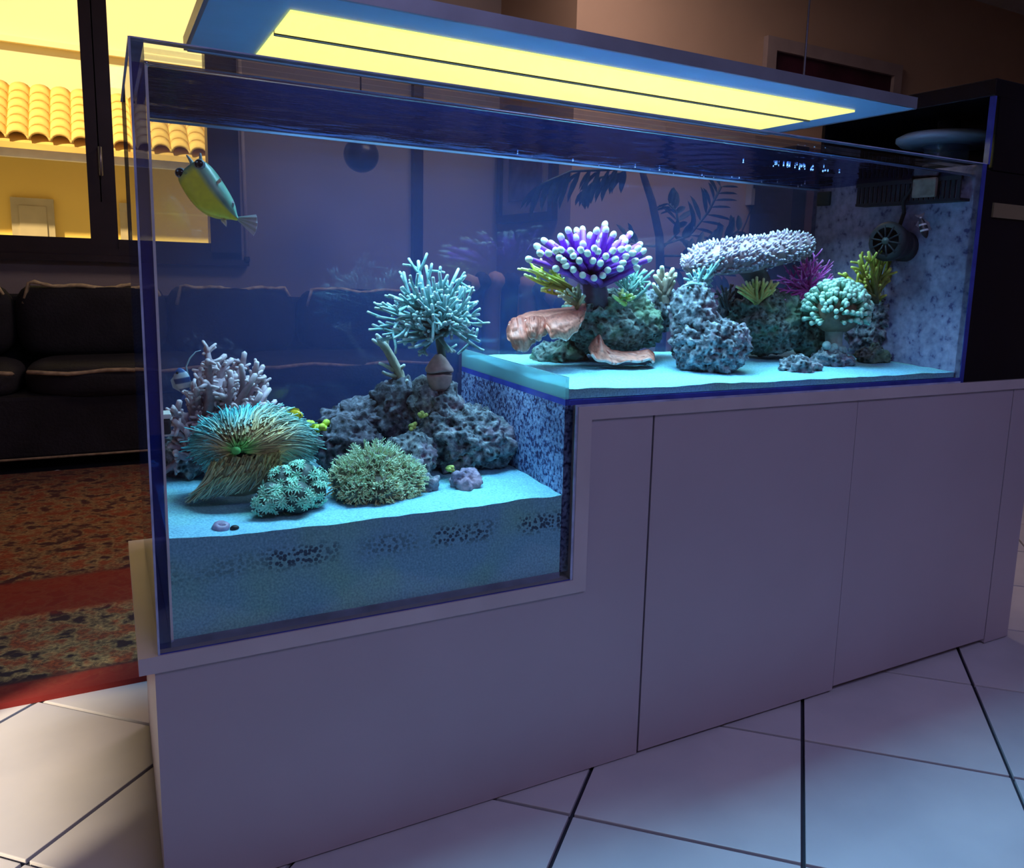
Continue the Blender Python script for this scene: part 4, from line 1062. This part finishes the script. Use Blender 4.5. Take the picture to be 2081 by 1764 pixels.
# --- table coral
rng = random.Random(61)
tb_ = thing('table_coral', at(1500,600,.28), 'lavender table coral covered in short nubs at the top of the shelf', 'coral')
SPN = [(1398,540,.24),(1425,530,.25),(1470,522,.26),(1520,518,.28),(1570,508,.30),(1610,500,.31),(1640,503,.32)]
HW = [6,30,37,36,34,32,7]
rows = []; rows_c = []
for i, (x, y, Y) in enumerate(SPN):
    c = at(x, y, Y); s_ = scl(c); row = []
    for k in range(18):
        an = 2*pi*k/18
        row.append(c + Vector((0, cos(an)*.060*(HW[i]/30), 0)) + Vector((0,0,1))*(sin(an)*HW[i]*s_*(.85 if sin(an) > 0 else 1.0)))
    rows.append(row)
m = MB().rings(rows); m.c = [(.34,.22,.24)]*len(m.v); link_mesh('plate', m, M_CORAL, tb_)
m = MB()
for k in range(800):
    u_ = rng.uniform(0, 5.98); i = int(u_); t = u_-i; an = rng.uniform(-.95, pi+.95)
    a_ = rows[i]; b2 = rows[min(i+1,6)]; kk = (an % (2*pi))/(2*pi)*18; k0 = int(kk) % 18; k1 = (k0+1) % 18; fr_ = kk-int(kk)
    p = (a_[k0].lerp(a_[k1], fr_)).lerp(b2[k0].lerp(b2[k1], fr_), t)
    cen = Vector(at(*SPN[i][:2], SPN[i][2])).lerp(Vector(at(*SPN[min(i+1,6)][:2], SPN[min(i+1,6)][2])), t)
    d = ((p-cen).normalized()+Vector((rng.gauss(0,.2),rng.gauss(0,.2),.5+rng.gauss(0,.2)))).normalized()
    L = rng.uniform(.006,.012)
    m.tube([p-d*.004, p+d*L*.6, p+d*L], [.0030,.0028,.0018], 5, [(.26,.17,.23),(.42,.32,.42),(.70,.64,.76)])
o = link_mesh('nubs', m, M_SOFT, tb_); o['kind'] = 'stuff'
m = MB(); limb(m, at(1545,590,.32), at(1520,530,.29), .026, .03, (.12,.11,.13), (.18,.15,.17), rng, .03, 10); link_mesh('stalk', m, M_CORAL, tb_)

# --- green dome coral on a stalk
rng = random.Random(71)
dm = thing('dome_coral', at(1693,722,.18), 'green dome coral of round tipped polyps on a pale stalk', 'coral')
c = at(1700, 632, .19); s_ = scl(c)
m = MB(); m.ball(c, (58*s_,.050,46*s_), 22, 12, (.22,.14,.09)); link_mesh('body', m, M_CORAL, dm)
m = MB()
limb(m, at(1693,725,.18), at(1698,650,.19), .017, .024, (.42,.44,.42), (.30,.22,.16), rng, .02, 12); link_mesh('stalk', m, M_CORAL, dm)
m = MB()
for k in range(5): m.ball(at(1680+8*k, 706+rng.uniform(-4,8), .165), .010, 10, 7, (.36,.50,.50))
link_mesh('foot', m, M_CORAL, dm)
pm = MB(); pm.tube([(0,0,-.3),(0,0,.45),(0,0,.85)], [.17,.19,.26], 7, [(.20,.34,.22),(.26,.50,.36),(.42,.72,.56)]); pm.ball((0,0,.92), (.27,.27,.20), 8, 5, (.55,.82,.66))
dome_me = mesh_only('polyp', pm, M_SOFT)
for k in range(285):
    d = Vector((rng.gauss(0,1), rng.gauss(0,1)-.5, rng.gauss(0,1)+.75)).normalized()
    if d.z < -.45: continue
    p = c+Vector((d.x*58*s_, d.y*.050, d.z*46*s_)); dd = (d+Vector((0,0,.25))).normalized()
    part_copy('polyp', dome_me, dm, p, Vector((0,0,1)).rotation_difference(dd), rng.uniform(.016,.023))

# --- salmon plate corals: draped lobes with a scalloped lower margin
def poly(pts, u):
    k = u*(len(pts)-1); i = int(min(k, len(pts)-2)); t = k-i
    return pts[i][0]+(pts[i+1][0]-pts[i][0])*t, pts[i][1]+(pts[i+1][1]-pts[i][1])*t
def lobe_plate(root, topl, botl, Yt, Yb, bul, seed, flare=.010):
    nu, nv = 44, 16; V = []; C = []; F = []
    for j in range(nv+1):
        v = j/nv
        for i in range(nu+1):
            u = i/nu; (ax_, ay_), (bx_, by_) = poly(topl, u), poly(botl, u)
            x = ax_+(bx_-ax_)*v; y = ay_+(by_-ay_)*v
            n1 = noise.noise(Vector((u*7, v*4, seed))); n2 = noise.noise(Vector((u*22, v*12, seed+5)))
            y += 2.2*sin(u*21+seed)*v*v + n2*1.5*(1-v)
            Y = Yt+(Yb-Yt)*v - bul*sin(pi*min(1, .15+v*.70))*max(0, sin(pi*u))**.6 - flare*v**4 + .006*n1 + .004*n2*(1-v)
            V.append(at(x, y, Y))
            rim = max(0, (v-.93)/.07)
            C.append(lerp3(lerp3((.40,.09,.06), (.80,.28,.19), min(1, v*1.5)), (1.0,.66,.60), rim) if n2 < .22 else lerp3((.30,.07,.05), (.60,.20,.14), v))
    for j in range(nv):
        for i in range(nu):
            a = j*(nu+1)+i; F.append((a,a+1,a+nu+2,a+nu+1))
    o = link_mesh('plate', MB().add(V, F, C), M_CORAL, root)
    md = o.modifiers.new('thick', 'SOLIDIFY'); md.thickness = .005; md.offset = 0
    return o
mp1 = thing('plate_coral', at(1140,710,.28), 'salmon scalloped plate coral jutting left from the mossy rock', 'coral')
lobe_plate(mp1, [(1031,672),(1036,655),(1052,645),(1072,648),(1086,656)], [(1033,688),(1044,706),(1061,717),(1078,706),(1090,690)], .26, .235, .048, 1)
lobe_plate(mp1, [(1066,650),(1080,644),(1100,645),(1118,650)], [(1070,674),(1080,690),(1098,691),(1114,674)], .245, .22, .046, 2)
lobe_plate(mp1, [(1106,648),(1130,640),(1160,636),(1188,630)], [(1110,668),(1122,686),(1150,690),(1170,676),(1184,654)], .235, .205, .052, 3)
lobe_plate(mp1, [(1040,650),(1075,636),(1120,630),(1160,626),(1192,612)], [(1034,664),(1070,652),(1110,648),(1150,642),(1190,636)], .31, .235, .016, 4, .004)
mp2 = thing('plate_coral', at(1260,738,.24), 'low salmon plate coral curled at the foot of the mossy rock', 'coral')
lobe_plate(mp2, [(1197,708),(1206,692),(1218,681),(1226,700),(1240,712),(1265,716),(1295,716),(1316,710),(1328,718)], [(1202,722),(1212,730),(1226,736),(1242,738),(1262,738),(1285,736),(1305,732),(1320,732),(1329,736)], .245, .205, .016, 5, .006)

# ------------------------------------------------------------------ fish
def P3(o, s, x, y, w): return o + rgt*(x*s) + upv*(-y*s) - fwd*(w*s)    # photo-like local frame at a fish
# cowfish
o = at(430, 395, .12); s_ = scl(o)
cf = thing('cowfish', o, 'yellow green horned cowfish swimming near the left glass', 'fish')
spine = [(-37,-49,15,22,14),(-34,-45,15,32,22),(-24,-32,12,36,28),(-10,-9,8,37,31),(6,14,4,35,30),(22,31,0,28,25),(36,41,-2,15,14),(46,47,-4,5.5,6),(52,51,-5,4,5)]
rows = []; cols = []
ax = Vector((.60, .80)); 
for (x, y, w, a, b_) in spine:
    row = []
    for k in range(24):
        an = 2*pi*k/24; e_ = 3.0
        ca, sa = cos(an), sin(an); q = (abs(ca)**e_+abs(sa)**e_)**(-1/e_)
        ca *= q; sa *= q
        # local cross axes: back direction (up right) and sideways (toward camera)
        bx, by = .78, -.62
        px_, py_, pw_ = x+bx*ca*a, y+by*ca*a, w+sa*b_
        # twist so that the belly shows to the camera
        row.append(P3(o, s_, px_, py_, pw_))
        if ca > .42 or (ca > .1 and sa < 0): c_ = (.26,.55,.40)
        else: c_ = (.95,1.0,.08)
        if x < -28: c_ = (.20,.45,.30)
        if ca < -.9: c_ = (.95,.80,.10)
        if ca > .3 and (k*7+int(x)) % 5 == 0: c_ = (.10,.30,.26)
        cols.append(c_)
    rows.append(row)
m = MB().rings(rows); m.c = cols
bo = link_mesh('body', m, M_FISH, cf); bo.modifiers.new('s', 'SUBSURF').levels = 1; bo.modifiers['s'].render_levels = 2
M_EYEB = plain('black_eye', (.006,.006,.012), .12, 0, .1); M_EYER = plain('eye_ring', (.30,.42,.48), .3)
for (x, y, w) in ((-48,-35,30), (-8,-51,34)):
    p = P3(o, s_, x, y, w)
    e1 = link_mesh('eye', MB().ball(p, 10*s_, 16, 10), M_EYEB, cf)
    m = MB().lathe(p, [(8*s_,5.5*s_),(10.2*s_,4*s_),(10.2*s_,-2*s_),(8*s_,-5*s_)], 20, -fwd); link_mesh('eye_ring', m, M_EYER, e1)
    link_mesh('glint', MB().ball(p-fwd*8.6*s_+upv*2*s_-rgt*2*s_, 2.2*s_, 8, 6), M_EYER, e1)
for (x0, y0, x1, y1) in ((-30,-52,-42,-74), (-16,-54,-15,-78)):
    m = MB(); limb(m, P3(o,s_,x0,y0,14), P3(o,s_,x1,y1,18), .0036, .0012, (.22,.45,.40), (.60,.68,.70), rng, .03, 7, 4); link_mesh('horn', m, M_FISH, cf)
def fin(root, pts, name, cA, cB, w=0, folds=7):
    m = MB(); (ax_, ay_), ends = pts[0], pts[1:]; V = []; F = []; C = []
    n = len(ends)
    for i, (x, y) in enumerate(ends):
        for k in range(4):
            t = k/3; V.append(P3(o, s_, ax_+(x-ax_)*t+(0 if k else (x-ax_)*.10), ay_+(y-ay_)*t+(0 if k else (y-ay_)*.10), w+(1.6 if i % 2 else -1.6)*t)); C.append(lerp3(cA, cB, t))
    for i in range(n-1):
        for k in range(3): F.append((i*4+k, i*4+k+1, (i+1)*4+k+1, (i+1)*4+k))
    m.add(V, F, C); f = link_mesh(name, m, M_FISH, root, False); md = f.modifiers.new('t', 'SOLIDIFY'); md.thickness = .0007; return f
fin(cf, [(44,46),(88,40),(91,46),(90,52),(92,58),(90,64),(90,70),(87,76),(84,84)], 'tail_fin', (.34,.58,.50), (.62,.70,.80), -5)
fin(cf, [(30,14),(46,14),(49,20),(47,26),(42,29)], 'dorsal_fin', (.45,.6,.6), (.7,.75,.85), 6)
fin(cf, [(14,-14),(28,-27),(31,-24),(30,-19),(25,-14)], 'pectoral_fin', (.7,.65,.5), (.95,.85,.7), 26)
fin(cf, [(18,44),(20,56),(26,60),(30,66),(32,58),(30,52)], 'anal_fin', (.5,.55,.3), (.85,.88,.85), 2)
link_mesh('mouth', MB().ball(P3(o,s_,-34,-33,36), (5*s_,4*s_,3*s_), 10, 6), plain('fish_lip', (.30,.45,.15), .5), cf)

def small_fish(name, label, px, py, Y, L, ang, hfac, colf, turn=0.35, tail=(.7,.7,.7), finc=None):
    c = at(px, py, Y); s_ = scl(c); t = thing(name, c, label, 'fish')
    d = rgt*cos(ang)+upv*sin(ang); u_ = -rgt*sin(ang)+upv*cos(ang); w_ = -fwd
    d = (d + w_*turn).normalized(); w_ = d.cross(u_).normalized()
    Lm = L*s_; rows = []; C = []; pk = [(0,.05),(.06,.22),(.18,.40),(.35,.5),(.55,.46),(.72,.30),(.84,.14),(.90,.10)]
    prof = [(q_/26*.9, next(a[1]+(b[1]-a[1])*((q_/26*.9-a[0])/(b[0]-a[0])) for a, b in zip(pk, pk[1:]) if a[0] <= q_/26*.9 <= b[0]+1e-6)) for q_ in range(27)]
    for (q, h) in prof:
        row = []
        for k in range(14):
            an = 2*pi*k/14; row.append(c + d*(.5-q)*Lm + u_*(cos(an)*h*hfac*Lm) + w_*(sin(an)*h*hfac*.42*Lm)); C.append(colf(q, cos(an)))
        rows.append(row)
    m = MB().rings(rows); m.c = C; b = link_mesh('body', m, M_FISH, t); 
    def sheet(nm_, pts, col):
        V = [c + d*(.5-q)*Lm + u_*(h*Lm) for q, h in pts]; m = MB().add(V, [tuple(range(len(V)))], [col]*len(V))
        f = link_mesh(nm_, m, M_FISH, t, False); f.modifiers.new('t', 'SOLIDIFY').thickness = .0007
    fc_ = finc or tail
    sheet('tail_fin', [(.86,.06),(1.0,.20),(1.06,.22),(1.0,0),(1.06,-.22),(1.0,-.20),(.86,-.06)], tail)
    sheet('dorsal_fin', [(.22,.40*hfac),(.34,.5*hfac+.10),(.6,.46*hfac+.12),(.80,.20*hfac+.04),(.6,.38*hfac)], fc_)
    sheet('anal_fin', [(.45,-.45*hfac),(.6,-.46*hfac-.12),(.78,-.24*hfac-.05),(.7,-.26*hfac)], fc_)
    for sg in (-1, 1): link_mesh('eye', MB().ball(c+d*.36*Lm+u_*.06*Lm+w_*(sg*.13*hfac*Lm), .045*Lm, 8, 6), M_EYEB, t)
    return t
small_fish('yellow_tang', 'small yellow fish behind the leather coral', 598, 842, .21, 38, pi*.93+pi, .5, lambda q, a: (.85,.62,.03) if abs(q-.1) > .04 else (.6,.45,.03), .1, (.85,.65,.05))
small_fish('banner_fish', 'blue and white striped fish with a long trailing fin by the left glass', 372, 778, .38, 62, 1.75, .55, lambda q, a: (.55,.68,.78) if int(q*6) % 2 else (.05,.12,.34), .2, (.10,.22,.60), (.45,.60,.70))
t_ = [o_ for o_ in bpy.data.objects if o_.name.startswith('banner_fish')][0]
m = MB(); m.tube([at(384,770,.38), at(378,745,.38), at(386,728,.38), at(398,715,.38), at(408,712,.38)], [.0018,.0016,.0014,.001,.0006], 5, [(.3,.4,.45)]*5); link_mesh('streamer', m, M_FISH, t_)
p_ = X_at(1876, 460, XE-.06)
small_fish('black_clownfish', 'small black and white banded fish in front of the end panel', 1876, 460, p_.y, 50, -1.35, .36, lambda q, a: (.85,.85,.9) if (.28 < q < .35 or .55 < q < .62 or q > .86) else (.01,.01,.02), .1, (.05,.05,.08))
